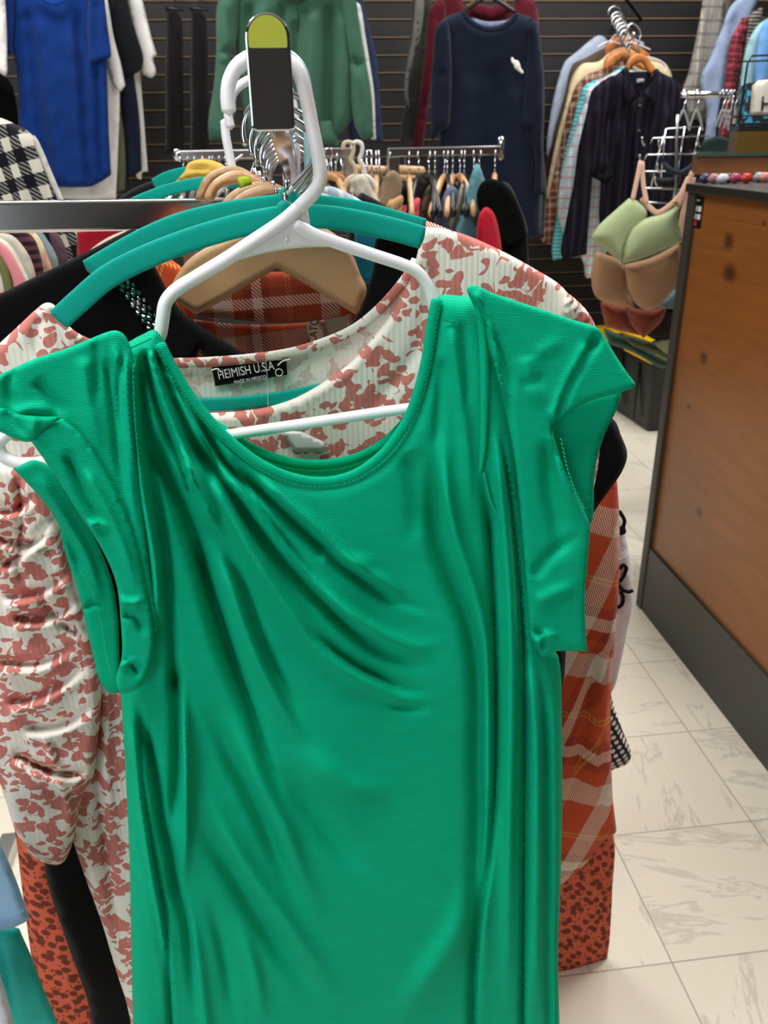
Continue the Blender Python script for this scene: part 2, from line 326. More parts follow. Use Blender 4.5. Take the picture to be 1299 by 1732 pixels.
class Thing:
    def __init__(s, name, label, cat, pl, group=None, solo=False):
        s.pl = pl; s.solo = solo; s.meta = (name, label, cat, group); s.root = None
        if not solo: s.root = bpy.data.objects.new(name, None); COL.objects.link(s.root); s.fin(s.root)
    def fin(s, o): o.location = tuple(s.pl.O); o.rotation_euler = (0, 0, s.pl.yaw); o.empty_display_size = .05 if o.type == 'EMPTY' else 1; tag(o, s.meta[1], s.meta[2], s.meta[3])
    def add(s, name, me, mat, parent=None, label=None):
        if s.solo and s.root is None:
            o = link(s.meta[0], me, mat); o.location = tuple(s.pl.O); o.rotation_euler = (0, 0, s.pl.yaw); tag(o, *s.meta[1:]); s.root = o; return o
        o = link(name, me, mat, parent or s.root)
        if label: o['label'] = label
        return o
    def cloth(s, name, outline, mat, parent=None, label=None, **kw):
        if s.pl.O[1] > 2.0 and 'noise' not in kw: kw.update(noise=.005 if s.pl.O[1] > 3 else .003, nsc=22, seed=int(outline[0][0]+outline[0][1]) % 97)
        if s.pl.O[1] > 3:
            kw['t'] = kw.get('t', .006)*.6; kw['base'] = kw.get('base', 0)*.65
        return s.add(name, clothmesh(name, outline, s.pl, **kw), mat, parent, label)
    def tube(s, name, pts, r, mat, parent=None, label=None, base=0., n=8, sub=6, closed=False, flat=None, smooth=True):
        """pts: (px,py[,off])"""
        P = np.array([(p[0], p[1], p[2] if len(p) > 2 else base) for p in pts], float)
        if smooth and len(P) > 2: P = cr(P, sub, closed)
        L = s.pl.hit(P[:, 0], P[:, 1], P[:, 2])
        if not np.isscalar(r): r = np.interp(np.linspace(0, 1, len(L)), np.linspace(0, 1, len(r)), r)
        return s.add(name, mesh(name, *sweep(L, r, n, closed, flat)), mat, parent, label)
    def raw(s, name, VF, mat, parent=None, smooth=True, label=None): return s.add(name, mesh(name, VF[0], VF[1], smooth), mat, parent, label)
    def ribbon(s, name, pts, w, th, mat, parent=None, base=0., label=None):
        """a flat band of width w (m) along pixel points"""
        P = cr([(p[0], p[1], p[2] if len(p) > 2 else base) for p in pts], 5); L = s.pl.hit(P[:, 0], P[:, 1], P[:, 2])
        return s.add(name, mesh(name, *sweep(L, 1.0, 8, False, (w/2, th/2))), mat, parent, label)
    def stitches(s, name, pts, mat, base, ln=.0022, gap=.0016, r=.0004, parent=None, zig=0.):
        P = cr(pts, 8); L = s.pl.hit(P[:, 0], P[:, 1], base); d = np.r_[0, np.cumsum(np.linalg.norm(np.diff(L, axis=0), axis=1))]
        parts = []; u = 0; k = 0
        while u < d[-1]-ln and k < 420:
            f = lambda q: np.array([np.interp(q, d, L[:, i]) for i in range(3)])
            a, b = f(u), f(u+ln)
            if zig: b = b + np.array([zig, 0, 0])
            parts.append(sweep([a, b], r, 4)); u += ln+gap; k += 1
        return s.add(name, mesh(name, *merge(parts)), mat, parent)
    def text(s, name, body, px, py, size, mat, base, rot=0, parent=None, sx=1.0, ext=.0002):
        c = bpy.data.curves.new(name, 'FONT'); c.body = body; c.size = size; c.align_x = 'CENTER'; c.align_y = 'CENTER'; c.extrude = ext
        o = bpy.data.objects.new(name, c); COL.objects.link(o); dg = bpy.context.evaluated_depsgraph_get()
        me = bpy.data.meshes.new_from_object(o.evaluated_get(dg)); bpy.data.objects.remove(o); bpy.data.curves.remove(c)
        p = s.pl.hit([px], [py], base)[0]
        M = Matrix.Translation(Vector(p)) @ Matrix.Rotation(math.radians(-rot), 4, 'Y') @ Matrix.Rotation(math.radians(90), 4, 'X') @ Matrix.Diagonal((sx, 1, 1, 1))
        me.transform(M); return s.add(name, me, mat, parent)
def struct(name, VF, mat, smooth=False):
    o = link(name, mesh(name, VF[0], VF[1], smooth), mat); o['kind'] = 'structure'; return o

# ================================================================== SETTING
WY = 4.6
def floor_mat():
    q = NT('marble_tile'); v = q.co(); x, y, z = q.xyz(v)[:3]; TX, TY = .300, .285
    ux = q.ma('DIVIDE', q.ma('ADD', x, 30*TX-.588), TX); uy = q.ma('DIVIDE', q.ma('ADD', y, 30*TY-.911), TY)
    fx, fy = q.ma('FRACT', ux), q.ma('FRACT', uy)
    ex = q.ma('MINIMUM', fx, q.ma('SUBTRACT', 1, fx)); ey = q.ma('MINIMUM', fy, q.ma('SUBTRACT', 1, fy)); e = q.ma('MINIMUM', ex, ey)
    seam = q.lt(e, .0045)
    ix, iy = q.ma('FLOOR', ux), q.ma('FLOOR', uy)
    rnd = q.n('ShaderNodeTexWhiteNoise', noise_dimensions='2D'); cx = q.n('ShaderNodeCombineXYZ', {'X': ix, 'Y': iy}); q.t.links.new(cx.outputs[0], rnd.inputs['Vector'])
    rv = rnd.outputs['Value']
    par = q.ma('MODULO', q.ma('ADD', ix, iy), 2)
    rot = q.n('ShaderNodeVectorRotate', {'Vector': v, 'Angle': q.ma('ADD', q.ma('MULTIPLY', par, 1.45), q.ma('MULTIPLY', rv, .35))}, rotation_type='Z_AXIS')
    off = q.n('ShaderNodeVectorMath', {0: rot.outputs[0], 1: rnd.outputs['Color']}, operation='ADD')
    mp = q.n('ShaderNodeMapping', {'Vector': off.outputs[0], 'Scale': (1.4, 5.5, 1)})
    n1 = q.n('ShaderNodeTexNoise', {'Vector': mp.outputs[0], 'Scale': 3.2, 'Detail': 7.0, 'Roughness': .62, 'Distortion': .6}).outputs[0]
    n2 = q.n('ShaderNodeTexNoise', {'Vector': mp.outputs[0], 'Scale': 1.3, 'Detail': 3.0}).outputs[0]
    vein = q.ma('SUBTRACT', 1, q.ma('MINIMUM', 1, q.ma('MULTIPLY', q.ma('ABSOLUTE', q.ma('SUBTRACT', n1, .56)), 26)))
    vein = q.ma('MULTIPLY', vein, q.ma('GREATER_THAN', n2, .48)); vein = q.ma('MULTIPLY', vein, .38)
    base = q.mix(n2, srgb('#e4dcc8'), srgb('#f6f0de')); base = q.mix(q.ma('MULTIPLY', rv, .3), base, srgb('#dcd3c6'))
    c = q.mix(vein, base, srgb('#97918a')); c = q.mix(q.ma('MULTIPLY', seam, .75), c, srgb('#8d877c'))
    q.col(c); q.p(Roughness=.32, Specular_IOR_Level=.4); return q.m
struct('floor', boxvf(-3.2, 3.4, -2.2, WY, -.05, 0), floor_mat())
def slat_mat():
    q = NT('black_slatwall'); q.col(srgb('#131214')); q.p(Roughness=.55); q.bump(q.noise(q.co((1, 1, 8)), 60, 3), .1, .001); return q.m
SLAT = slat_mat(); L = []
# slatwall: boards with grooves, a tan core showing on the lower lip of each groove
z = .06
zs = []
while z < 2.9: zs.append(z); z += .0762
backw = struct('wall_back', merge([boxvf(-3.2, 3.4, WY, WY+.1, 0, 3)]+[boxvf(-3.2, 3.4, WY-.018, WY, a+.006, a+.0702) for a in zs]), SLAT)
lips = struct('trim_1', merge([boxvf(-3.2, 3.4, WY-.017, WY-.001, a, a+.0055) for a in zs]), plain('groove_core', '#75614c', .7))
struct('wall_left', boxvf(-3.3, -3.2, -2.2, WY, 0, 3), plain('left_wall_paint', '#55534f', .8, bumpn=40))
struct('wall_right', boxvf(3.4, 3.5, -2.2, WY, 0, 3), plain('right_wall_paint', '#6a6864', .8, bumpn=40))
struct('wall_front', merge([boxvf(-3.2, 3.4, -2.3, -2.2, 0, .8), boxvf(-3.2, 3.4, -2.3, -2.2, 2.3, 3), boxvf(-3.2, -2.6, -2.3, -2.2, .8, 2.3), boxvf(-1.2, 3.4, -2.3, -2.2, .8, 2.3)]), plain('front_wall_paint', '#37342f', .8, bumpn=40))
struct('window_1', boxvf(-2.6, -1.2, -2.26, -2.24, .8, 2.3), plain('window_glass', '#ffffff', .02, 0, .5, Transmission_Weight=1.0))
struct('ceiling', boxvf(-3.3, 3.5, -2.2, WY+.1, 3, 3.05), plain('ceiling_tile', '#eceae6', .9, bumpn=60))
for i, (x, y, _p) in enumerate(LAMPS):
    r = bpy.data.objects.new('ceiling_light', None); COL.objects.link(r); r.location = (x, y, 2.9)
    tag(r, ('white ceiling light panel above the front clothes rack', 'white ceiling light panel above the wooden counter', 'white ceiling light panel near the left of the slatted wall', 'white ceiling light panel near the right of the slatted wall')[i], 'light')
    link('frame', mesh('frame', *merge([boxvf(-.62, .62, -.32, -.3, 0, .1), boxvf(-.62, .62, .3, .32, 0, .1), boxvf(-.62, -.6, -.3, .3, 0, .1), boxvf(.6, .62, -.3, .3, 0, .1)]), smooth=False), WHITEP, r)
    q = NT('lit_diffuser'); q.p(Emission_Strength=3.0); q.b.inputs['Emission Color'].default_value = (1, .97, .92, 1)
    link('diffuser', mesh('diffuser', *boxvf(-.6, .6, -.3, .3, .05, .06), smooth=False), q.m, r)

# ================================================================== COUNTER
CXF = 1.008; CY1 = 2.05; CY0 = -.3
def plank_mat():
    q = NT('knotty_pine'); v = q.co((.15, 1, 1)); v0 = q.co()
    x, y, z = q.xyz(v0)[:3]; H = .118
    row = q.ma('FLOOR', q.ma('DIVIDE', q.ma('ADD', z, 5.02), H)); fr = q.ma('FRACT', q.ma('DIVIDE', q.ma('ADD', z, 5.02), H))
    rn = q.n('ShaderNodeTexWhiteNoise', {'W': row}, noise_dimensions='1D').outputs['Value']
    mp = q.n('ShaderNodeCombineXYZ', {'X': 0.0, 'Y': q.ma('MULTIPLY', q.ma('ADD', y, q.ma('MULTIPLY', rn, 7)), .9), 'Z': q.ma('MULTIPLY', z, 9)})
    g = q.n('ShaderNodeTexNoise', {'Vector': mp.outputs[0], 'Scale': 5.0, 'Detail': 6.0, 'Roughness': .6, 'Distortion': .8}).outputs[0]
    c = q.mix(g, srgb('#6b3c17'), srgb('#99602a')); c = q.mix(q.ma('MULTIPLY', rn, .35), c, srgb('#8a5223'))
    kt = None
    for (px, py, r) in ((1232, 410, .016), (1234, 462, .02), (1190, 606, .013), (1165, 688, .007), (1183, 866, .011), (1292, 378, .006)):
        d_ = ray(px, py); w_ = CAM+d_*(CXF/d_[0]); a_ = q.ma('DIVIDE', q.ma('SUBTRACT', y, float(w_[1]-CY1)), r*1.3); b_ = q.ma('DIVIDE', q.ma('SUBTRACT', z, float(w_[2])), r)
        e_ = q.ma('SQRT', q.ma('ADD', q.ma('MULTIPLY', a_, a_), q.ma('MULTIPLY', b_, b_))); e_ = q.ma('ADD', e_, q.ma('MULTIPLY', g, .5))
        k_ = q.ma('MINIMUM', 1, q.ma('MAXIMUM', 0, q.ma('SUBTRACT', 1.75, e_))); kt = k_ if kt is None else q.ma('MAXIMUM', kt, k_)
    c = q.mix(q.ma('MULTIPLY', kt, .75), c, srgb('#2c1408'))
    seam = q.lt(fr, .012); c = q.mix(q.ma('MULTIPLY', seam, .35), c, srgb('#3a200f'))
    q.col(c); q.p(Roughness=.38); q.bump(g, .1, .002); return q.m
PINE = plank_mat(); CHAR = plain('charcoal_trim', '#37342d', .5, bumpn=80); DARKT = plain('dark_top_edge', '#25221f', .35)
ct = bpy.data.objects.new('counter', None); COL.objects.link(ct); ct.location = (CXF, CY1, 0)
tag(ct, 'knotty pine panelled checkout counter with charcoal corner trim and kickboard', 'counter')
X1 = .75
link('front_panel', mesh('front_panel', *boxvf(0, .03, CY0-CY1, -.012, .2, 1.165), smooth=False), PINE, ct)
link('end_panel', mesh('end_panel', *boxvf(0.03, X1, -.03, 0, 0, 1.165), smooth=False), CHAR, ct)
bevel(link('corner_trim', mesh('corner_trim', *boxvf(-.012, .02, -.022, .012, 0, 1.17), smooth=False), CHAR, ct), .003)
link('kickboard', mesh('kickboard', *boxvf(-.008, .02, CY0-CY1, -.02, 0, .205), smooth=False), plain('charcoal_kickboard', '#363633', .45, bumpn=120), ct)
bevel(link('countertop', mesh('countertop', *boxvf(-.02, X1, CY0-CY1, .012, 1.165, 1.185), smooth=False), DARKT, ct), .003)
# sticker on the panel
def on_counter(px, py): d = ray(px, py); t = (CXF-.0)/d[0]; return CAM+d*t
a, b = on_counter(1174, 331), on_counter(1189, 388)
st = link('sticker', mesh('sticker', *boxvf(-.0015, 0, a[1]-CY1-.055, a[1]-CY1, b[2], a[2]), smooth=False), BLACKP, ct); st['label'] = 'small black sticker with white icons and a red mark'
L1 = []; y0 = a[1]-CY1; zt, zb = a[2], b[2]
for r_, c_ in ((0.3, .2), (.3, .6), (.55, .6), (.55, .2)):
    L1.append(boxvf(-.0022, -.0015, y0-.055*(c_+.3), y0-.055*c_, zt-(zt-zb)*(r_+.17), zt-(zt-zb)*r_))
L1.append(boxvf(-.0022, -.0015, y0-.036, y0-.018, zt-(zt-zb)*.14, zt-(zt-zb)*.1))
link('icon', mesh('icon', *merge(L1), smooth=False), plain('white_ink', '#cfcfcf', .5), st)
link('red_mark', mesh('red_mark', *boxvf(-.0022, -.0015, y0-.034, y0-.02, zt-(zt-zb)*.93, zt-(zt-zb)*.78), smooth=False), plain('red_ink', '#c22727', .5), st)
# raised wooden top behind, with glass over it
PB = Plane(1175, 290, 2.35)
sh = bpy.data.objects.new('shelf_board', None); COL.objects.link(sh)
p0 = at_y(1177, 296, 2.35); sh.location = tuple(p0); sh.rotation_euler = (0, 0, math.radians(-22)); tag(sh, 'thick brown wooden shelf board with glass top above the counter', 'shelf')
bevel(link('board', mesh('board', *boxvf(0, .6, 0, .2, 0, .047), smooth=False), wood('#6e4020', '#8f5a30', 20, 'x', .4), sh), .003)
link('glass_top', mesh('glass_top', *boxvf(-.01, .61, -.01, .21, .0475, .0555), smooth=False), plain('green_glass', '#5f7a6c', .08, 0, .6, Transmission_Weight=.6), sh)
for x_ in (.06, .5): link('leg', mesh('leg', *boxvf(x_, x_+.04, .05, .15, -p0[2], 0), smooth=False), CHAR, sh)
zt_ = 1.185
# trinkets on the counter, between it and the board
tr = [('#3a3f55', 1192), ('#a0707a', 1207), ('#bfc3cc', 1222), ('#222226', 1232), ('#9a4460', 1243), ('#b3312f', 1262), ('#8d94a8', 1283), ('#c77c6b', 1294)]
nm = ['navy', 'dusty pink', 'silver', 'black', 'plum', 'red', 'bluish grey', 'peach']
for i, (c, px) in enumerate(tr):
    p = at_y(px, 305, 2.02-.015*(i % 3)); 
    bm = bmesh.new(); bmesh.ops.create_icosphere(bm, subdivisions=2, radius=.014); bmesh.ops.scale(bm, vec=(1.1, .7, .85), verts=bm.verts)
    for v in bm.verts: v.co += Vector((math.sin(v.co.z*300)*.0015, 0, abs(math.sin(v.co.x*260))*.002))
    me = bpy.data.meshes.new('trinket'); bm.to_mesh(me); bm.free(); me.polygons.foreach_set('use_smooth', [True]*len(me.polygons))
    o = link('trinket', me, plain('trinket_'+c, c, .25)); o.location = (p[0], p[1], 1.185+.011)
    tag(o, f'tiny {nm[i]} trinket in the row under the wooden shelf board', 'trinket', 'trinkets under the shelf board')

# ================================================================== WALL GARMENTS (far)
def vf(x0, y0, x1, y1, w, a, tp=(.1, .0)): return ([(x0, y0), ((x0*2+x1)/3+2, (y0*2+y1)/3), ((x0+2*x1)/3-1, (y0+2*y1)/3), (x1, y1)], w, a, w, tp)
WG = 'garments on the slatted wall'
def hook3(P0, r=.022, wire=.0019, stem=.05, turn=0):
    """a hanger hook: arc and stem, P0 the stem's foot"""
    P = []
    for k in range(15):
        th = math.radians(-20+ (230)*k/14); P.append((-r*math.cos(math.pi-th) , 0, stem+r+r*math.sin(th)))
    P = [(r*math.cos(math.radians(a)), 0, stem+r+r*math.sin(math.radians(a))) for a in range(190, -70, -14)]
    P += [(r*.25, 0, stem-.003), (0, 0, stem-.014), (0, 0, 0)]
    c, s_ = math.cos(turn), math.sin(turn)
    return [(P0[0]+x*c, P0[1]+x*s_, P0[2]+z) for x, y, z in P]
# blue t-shirt and its neighbours
pl = Plane(100, 100, 3.95, 0)
t = Thing('t_shirt', 'royal blue short sleeved t-shirt hanging on the wall at the upper left', 'shirt', pl)
BLUE = fabric('#0a2d6c', .9, .2)
t.cloth('body', [(22, -40), (60, -42), (66, -8), (80, 3), (100, 2), (112, -8), (118, -42), (165, -40), (178, 40), (181, 120), (184, 220), (188, 296), (170, 308), (150, 316), (95, 316), (38, 308), (32, 220), (28, 120), (18, 60)], BLUE, t=.03, step=7, rim=12,
        folds=[vf(45, 10, 84, 300, 8, -.03), vf(60, 20, 100, 300, 9, .02), vf(130, 10, 152, 310, 8, -.03), vf(115, 40, 138, 310, 8, .02), vf(30, 20, 38, 200, 5, -.02), vf(160, 110, 172, 300, 5, -.03), vf(150, 100, 160, 300, 5, .02)])
t.cloth('sleeve', [(150, -40), (174, -38), (180, 30), (188, 92), (186, 98), (166, 103), (152, 112), (148, 50)], BLUE, base=.05, t=.02, step=6, rim=8, folds=[vf(160, 0, 166, 100, 5, -.015)])
t.cloth('sleeve', [(-2, -40), (24, -38), (24, 30), (20, 95), (12, 90), (2, 40)], BLUE, base=.05, t=.02, step=6, rim=8)
t.ribbon('neckband', [(62, -20), (72, -3), (88, 5), (106, 0), (116, -20)], .018, .006, fabric('#083584'), base=.055)
t = Thing('shirt', 'white shirt sleeve at the left edge beside the blue t-shirt', 'shirt', Plane(0, 60, 3.85), WG, solo=True)
t.cloth('shirt', [(-40, -40), (6, -40), (11, 40), (12, 100), (10, 128), (-8, 124), (-40, 110)], fabric('#d9d6d6'), t=.03, step=7, rim=8, folds=[vf(2, 0, 4, 120, 4, -.01)])
t = Thing('shirt', 'white long shirt hanging right behind the blue t-shirt', 'shirt', Plane(190, 100, 4.08), WG)
WH = fabric('#dcdad9')
t.cloth('body', [(100, -40), (172, -40), (182, 20), (190, 60), (202, 150), (200, 250), (196, 336), (150, 338), (100, 336), (96, 200)], WH, t=.025, step=8, rim=8, folds=[vf(190, 120, 190, 330, 4, -.015), vf(120, 300, 125, 340, 6, .01), vf(150, 300, 152, 340, 6, -.015)])
t.cloth('sleeve', [(165, -40), (178, -20), (192, 60), (205, 110), (212, 145), (203, 155), (190, 140), (178, 90)], WH, base=.04, t=.015, step=6, rim=6)
t = Thing('shirt', 'black t-shirt hanging between two white shirts on the wall', 'shirt', Plane(215, 60, 4.14), WG)
BK = fabric('#17191d', .95, .15)
t.cloth('body', [(170, -40), (205, -40), (220, 40), (226, 120), (236, 200), (240, 288), (222, 300), (212, 304), (206, 200), (196, 100)], fabric('#141a2a'), t=.02, step=7, rim=7, folds=[vf(222, 130, 228, 290, 4, -.01)])
t.cloth('sleeve', [(185, -40), (206, -30), (222, 30), (232, 62), (242, 96), (238, 118), (216, 127), (205, 100), (190, 20)], BK, base=.04, t=.015, step=6, rim=6)
t = Thing('shirt', 'olive green shirt edge showing beside the black t-shirt', 'shirt', Plane(205, 250, 4.11), WG, solo=True)
t.cloth('shirt', [(196, 180), (204, 195), (210, 230), (213, 290), (211, 322), (196, 325), (190, 250)], fabric('#4d5540'), t=.015, step=6, rim=6)
t = Thing('shirt', 'white t-shirt hanging rearmost of the upper left wall shirts', 'shirt', Plane(240, 60, 4.22), WG)
t.cloth('body', [(195, -40), (230, -40), (236, 40), (238, 130), (244, 210), (250, 290), (240, 292), (239, 304), (231, 300), (224, 200), (215, 120)], WH, t=.018, step=7, rim=6, folds=[vf(235, 150, 240, 290, 4, -.01)])
t.cloth('sleeve', [(206, -40), (232, -35), (246, 20), (256, 62), (265, 92), (259, 100), (264, 122), (256, 132), (240, 122), (238, 100), (226, 50)], WH, base=.03, t=.015, step=6, rim=6)
for k, (x, lab) in enumerate(((296, 'black trousers hanging on the dark wall beside the white t-shirt'), (338, 'black trousers hanging on the dark wall beside the green hoodie'))):
    t = Thing('trousers', lab, 'trousers', Plane(x, 100, 4.3), WG, solo=True)
    t.cloth('trousers', [(x-14, 15), (x+4, 18), (x+12, 40), (x+14, 130), (x+16, 260), (x-16, 260), (x-16, 120)], fabric('#161315'), t=.04, step=7, rim=9, folds=[vf(x, 30, x+2, 260, 5, .03), vf(x+9, 30, x+11, 260, 3, -.02)])
for x in (296, 338):
    h = Thing('clip_hanger', 'black clip hanger of the trousers nearest the '+('white t-shirt' if x == 296 else 'green hoodie'), 'hanger', Plane(x, 10, 4.3))
    h.tube('bar', [(x-16, 14), (x+14, 16)], .008, BLACKP, smooth=False); h.tube('hook', [(x, 14), (x, 0), (x+6, -14), (x, -24), (x-6, -16)], .005, BLACKP)
    o = link('wall_peg', mesh('wall_peg', *sweep([at_y(x, -18, 4.25), at_y(x, -18, WY-.01)], .008, 8)), BLACKP); tag(o, 'black peg on the slatted wall above the trousers nearest the '+('white t-shirt' if x == 296 else 'green hoodie'), 'peg')
# black bag / fur
t = Thing('jacket', 'black fluffy jacket at the left edge above the houndstooth coat', 'jacket', Plane(0, 170, 3.4), solo=True)
t.cloth('jacket', [(-40, 118), (0, 124), (18, 140), (28, 175), (32, 215), (-10, 225), (-40, 220)], fur('#050505'), t=.06, step=7, rim=14)
# green hoodie
GH = fabric('#3c6150', .95, .3); pl = Plane(490, 100, 3.75, 3)
t = Thing('hoodie', 'dusty green hooded sweatshirt with drawstring hanging on the wall', 'hoodie', pl)
t.cloth('body', [(395, -40), (450, -45), (500, -30), (560, -45), (590, -30), (600, 60), (606, 160), (590, 210), (560, 235), (480, 240), (420, 236), (405, 150), (398, 60)], GH, t=.05, step=8, rim=22,
        folds=[vf(420, 0, 428, 230, 10, -.03), vf(445, 0, 452, 230, 9, .03), vf(478, 0, 470, 230, 8, -.035), vf(530, 10, 524, 230, 11, .04), vf(553, 0, 556, 235, 8, -.04), vf(500, 30, 500, 230, 9, -.03), vf(580, 20, 585, 200, 8, .03)])
t.cloth('sleeve', [(378, -40), (402, -40), (404, 10), (400, 70), (390, 90), (396, 130), (400, 180), (385, 232), (358, 236), (352, 210), (362, 140), (366, 80), (366, 20)], GH, base=.05, t=.04, step=7, rim=14, folds=[([(368, 92), (380, 88), (395, 80)], 5, -.02), ([(368, 100), (384, 97), (396, 94)], 5, .02), vf(380, 0, 385, 80, 6, .02)])
t.cloth('sleeve', [(575, -40), (598, -40), (608, 40), (618, 100), (628, 160), (632, 232), (612, 238), (600, 210), (590, 150), (588, 100), (580, 40)], GH, base=.05, t=.04, step=7, rim=12, folds=[([(590, 98), (605, 108), (620, 110)], 5, -.03), vf(605, 120, 615, 230, 5, .02)])
t.cloth('sleeve_cuff', [(352, 208), (385, 214), (385, 238), (354, 238)], fabric('#2d4f40'), base=.06, t=.03, step=6, rim=8)
t.cloth('hood', [(440, -60), (475, -38), (500, -26), (540, -38), (565, -60), (540, -20), (505, -2), (470, -15)], GH, base=.1, t=.03, step=7, rim=10)
t.tube('drawstring', [(503, -5), (503, 12), (505, 30), (503, 52)], .004, fabric('#1c3328'), base=.17)
t.cloth('pocket', [(455, 200), (560, 205), (575, 245), (440, 242)], GH, base=.06, t=.02, step=8)
t = Thing('sweatshirt', 'navy sweatshirt with white side stripe hanging behind the green hoodie', 'sweatshirt', Plane(620, 100, 3.95))
t.cloth('body', [(560, -40), (606, -40), (620, 30), (636, 90), (642, 160), (648, 240), (590, 240), (580, 100)], fabric('#2a3350'), t=.03, step=7, rim=8, folds=[vf(630, 60, 640, 230, 4, -.02)])
t.cloth('side_stripe', [(600, 0), (610, 10), (618, 60), (626, 110), (633, 160), (636, 236), (627, 236), (622, 160), (612, 100)], fabric('#cfd3cc'), base=.07, t=.01, step=6, rim=5)
t = Thing('blouse', 'shiny grey blouse hanging behind the maroon top', 'blouse', Plane(705, 100, 4.15), WG)
t.cloth('body', [(700, -40), (728, -40), (730, 20), (720, 120), (712, 240), (676, 244), (680, 200), (690, 160), (688, 120), (696, 40)], fabric('#33332f', .5, .4), t=.03, step=7, rim=8, folds=[vf(708, 10, 692, 200, 4, .02), vf(716, 10, 702, 230, 4, -.02)])
t.cloth('sleeve', [(704, -40), (718, -30), (716, 30), (704, 90), (690, 150), (698, 200), (684, 160), (688, 110), (698, 50)], fabric('#6a6b66', .4, .5), base=.04, t=.012, step=6, rim=5)
t = Thing('top', 'maroon long sleeved top hanging behind the navy sweater', 'top', Plane(740, 100, 4.0), WG)
MR = fabric('#4d101d', .9, .25)
t.cloth('body', [(742, -10), (770, -25), (790, 12), (830, 22), (862, 14), (880, -20), (905, 5), (912, 30), (900, 300), (745, 300), (735, 100), (728, 40)], MR, t=.03, step=9, rim=10)
t.cloth('sleeve', [(726, 20), (745, -8), (755, 10), (745, 80), (728, 160), (722, 205), (712, 270), (700, 268), (698, 240), (706, 195), (712, 150), (720, 80)], MR, base=.03, t=.025, step=7, rim=9, folds=[([(708, 195), (716, 202), (724, 203)], 4, -.02), vf(735, 30, 722, 170, 5, .015)])
t.cloth('collar', [(790, 10), (800, 24), (830, 32), (858, 24), (868, 12), (862, 4), (830, 10), (798, 2)], fabric('#4d0f1e'), base=.05, t=.012, step=6, rim=5)
t = Thing('shirt', 'bright blue and white shirt shoulder peeking behind the navy sweater', 'shirt', Plane(895, 10, 4.1), WG, solo=True)
t.cloth('shirt', [(870, -15), (892, -8), (903, 8), (908, 24), (905, 60), (890, 60), (880, 20)], stripes('#3f86b8', '#cfe0ea', 8, 'x', .6), t=.02, step=6, rim=6)
# navy sweater
NV = fabric('#131a2a', .98, .25, 500); pl = Plane(820, 150, 3.7, -2)
t = Thing('sweater', 'dark navy sweater with small white embroidered lizard on the chest', 'sweater', pl)
t.cloth('body', [(745, 38), (765, 24), (785, 20), (800, 34), (822, 44), (845, 42), (862, 32), (872, 22), (890, 26), (905, 36), (912, 80), (912, 200), (918, 300), (915, 400), (880, 408), (760, 404), (735, 380), (738, 300), (744, 200), (742, 100)], NV, t=.06, step=9, rim=26,
        folds=[vf(790, 120, 785, 400, 12, .02), vf(840, 100, 835, 400, 14, -.02), vf(870, 140, 880, 400, 10, .02), vf(815, 160, 812, 400, 9, -.015)])
t.cloth('sleeve', [(742, 40), (755, 32), (762, 60), (764, 130), (762, 190), (758, 215), (742, 225), (730, 240), (728, 180), (731, 110), (735, 60)], NV, base=.06, t=.04, step=7, rim=14, folds=[([(730, 128), (745, 126), (760, 130)], 5, -.01)])
t.cloth('sleeve', [(896, 30), (908, 38), (918, 100), (921, 170), (919, 240), (918, 330), (905, 330), (902, 250), (878, 220), (886, 160), (892, 90)], NV, base=.06, t=.04, step=7, rim=14, folds=[([(880, 218), (895, 222), (905, 250)], 6, -.03)])
t.ribbon('neckband', [(784, 22), (794, 36), (822, 50), (848, 48), (866, 36), (874, 24)], .018, .008, fabric('#141d31'), base=.075)
t.cloth('back_neck_lining', [(796, 30), (822, 36), (856, 34), (866, 28), (852, 46), (822, 50), (800, 44)], fabric('#7d8ba6'), base=-.01, t=.004, step=6)
t.tube('embroidery', [(866, 98, .13), (868, 104, .13), (873, 107, .13), (875, 112, .13), (879, 118, .13), (884, 123, .13)], [.004, .007, .011, .012, .007, .005], fabric('#e8e6e0'), n=6)
t = Thing('hanger', 'black slim hanger with a gold rim holding the navy sweater', 'hanger', Plane(825, 10, 3.69, -2))
t.tube('bar', [(782, 22), (795, 12), (810, 2), (826, -6), (842, 2), (858, 12), (870, 20)], .008, BLACKP)
t.tube('clip', [(790, 10), (800, 4), (806, -6)], .004, plain('brass', '#b99a5a', .25, 1.0)); t.tube('clip', [(866, 16), (856, 8), (850, -6)], .004, plain('brass', '#b99a5a', .25, 1.0))
t = Thing('hanging_skirt', 'dark garment hem hanging below the navy sweater', 'skirt', Plane(830, 300, 3.9), WG, solo=True)
t.cloth('hanging_skirt', [(745, 260), (920, 260), (925, 330), (920, 402), (850, 410), (750, 400)], fabric('#10131d'), t=.03, step=9, rim=10)

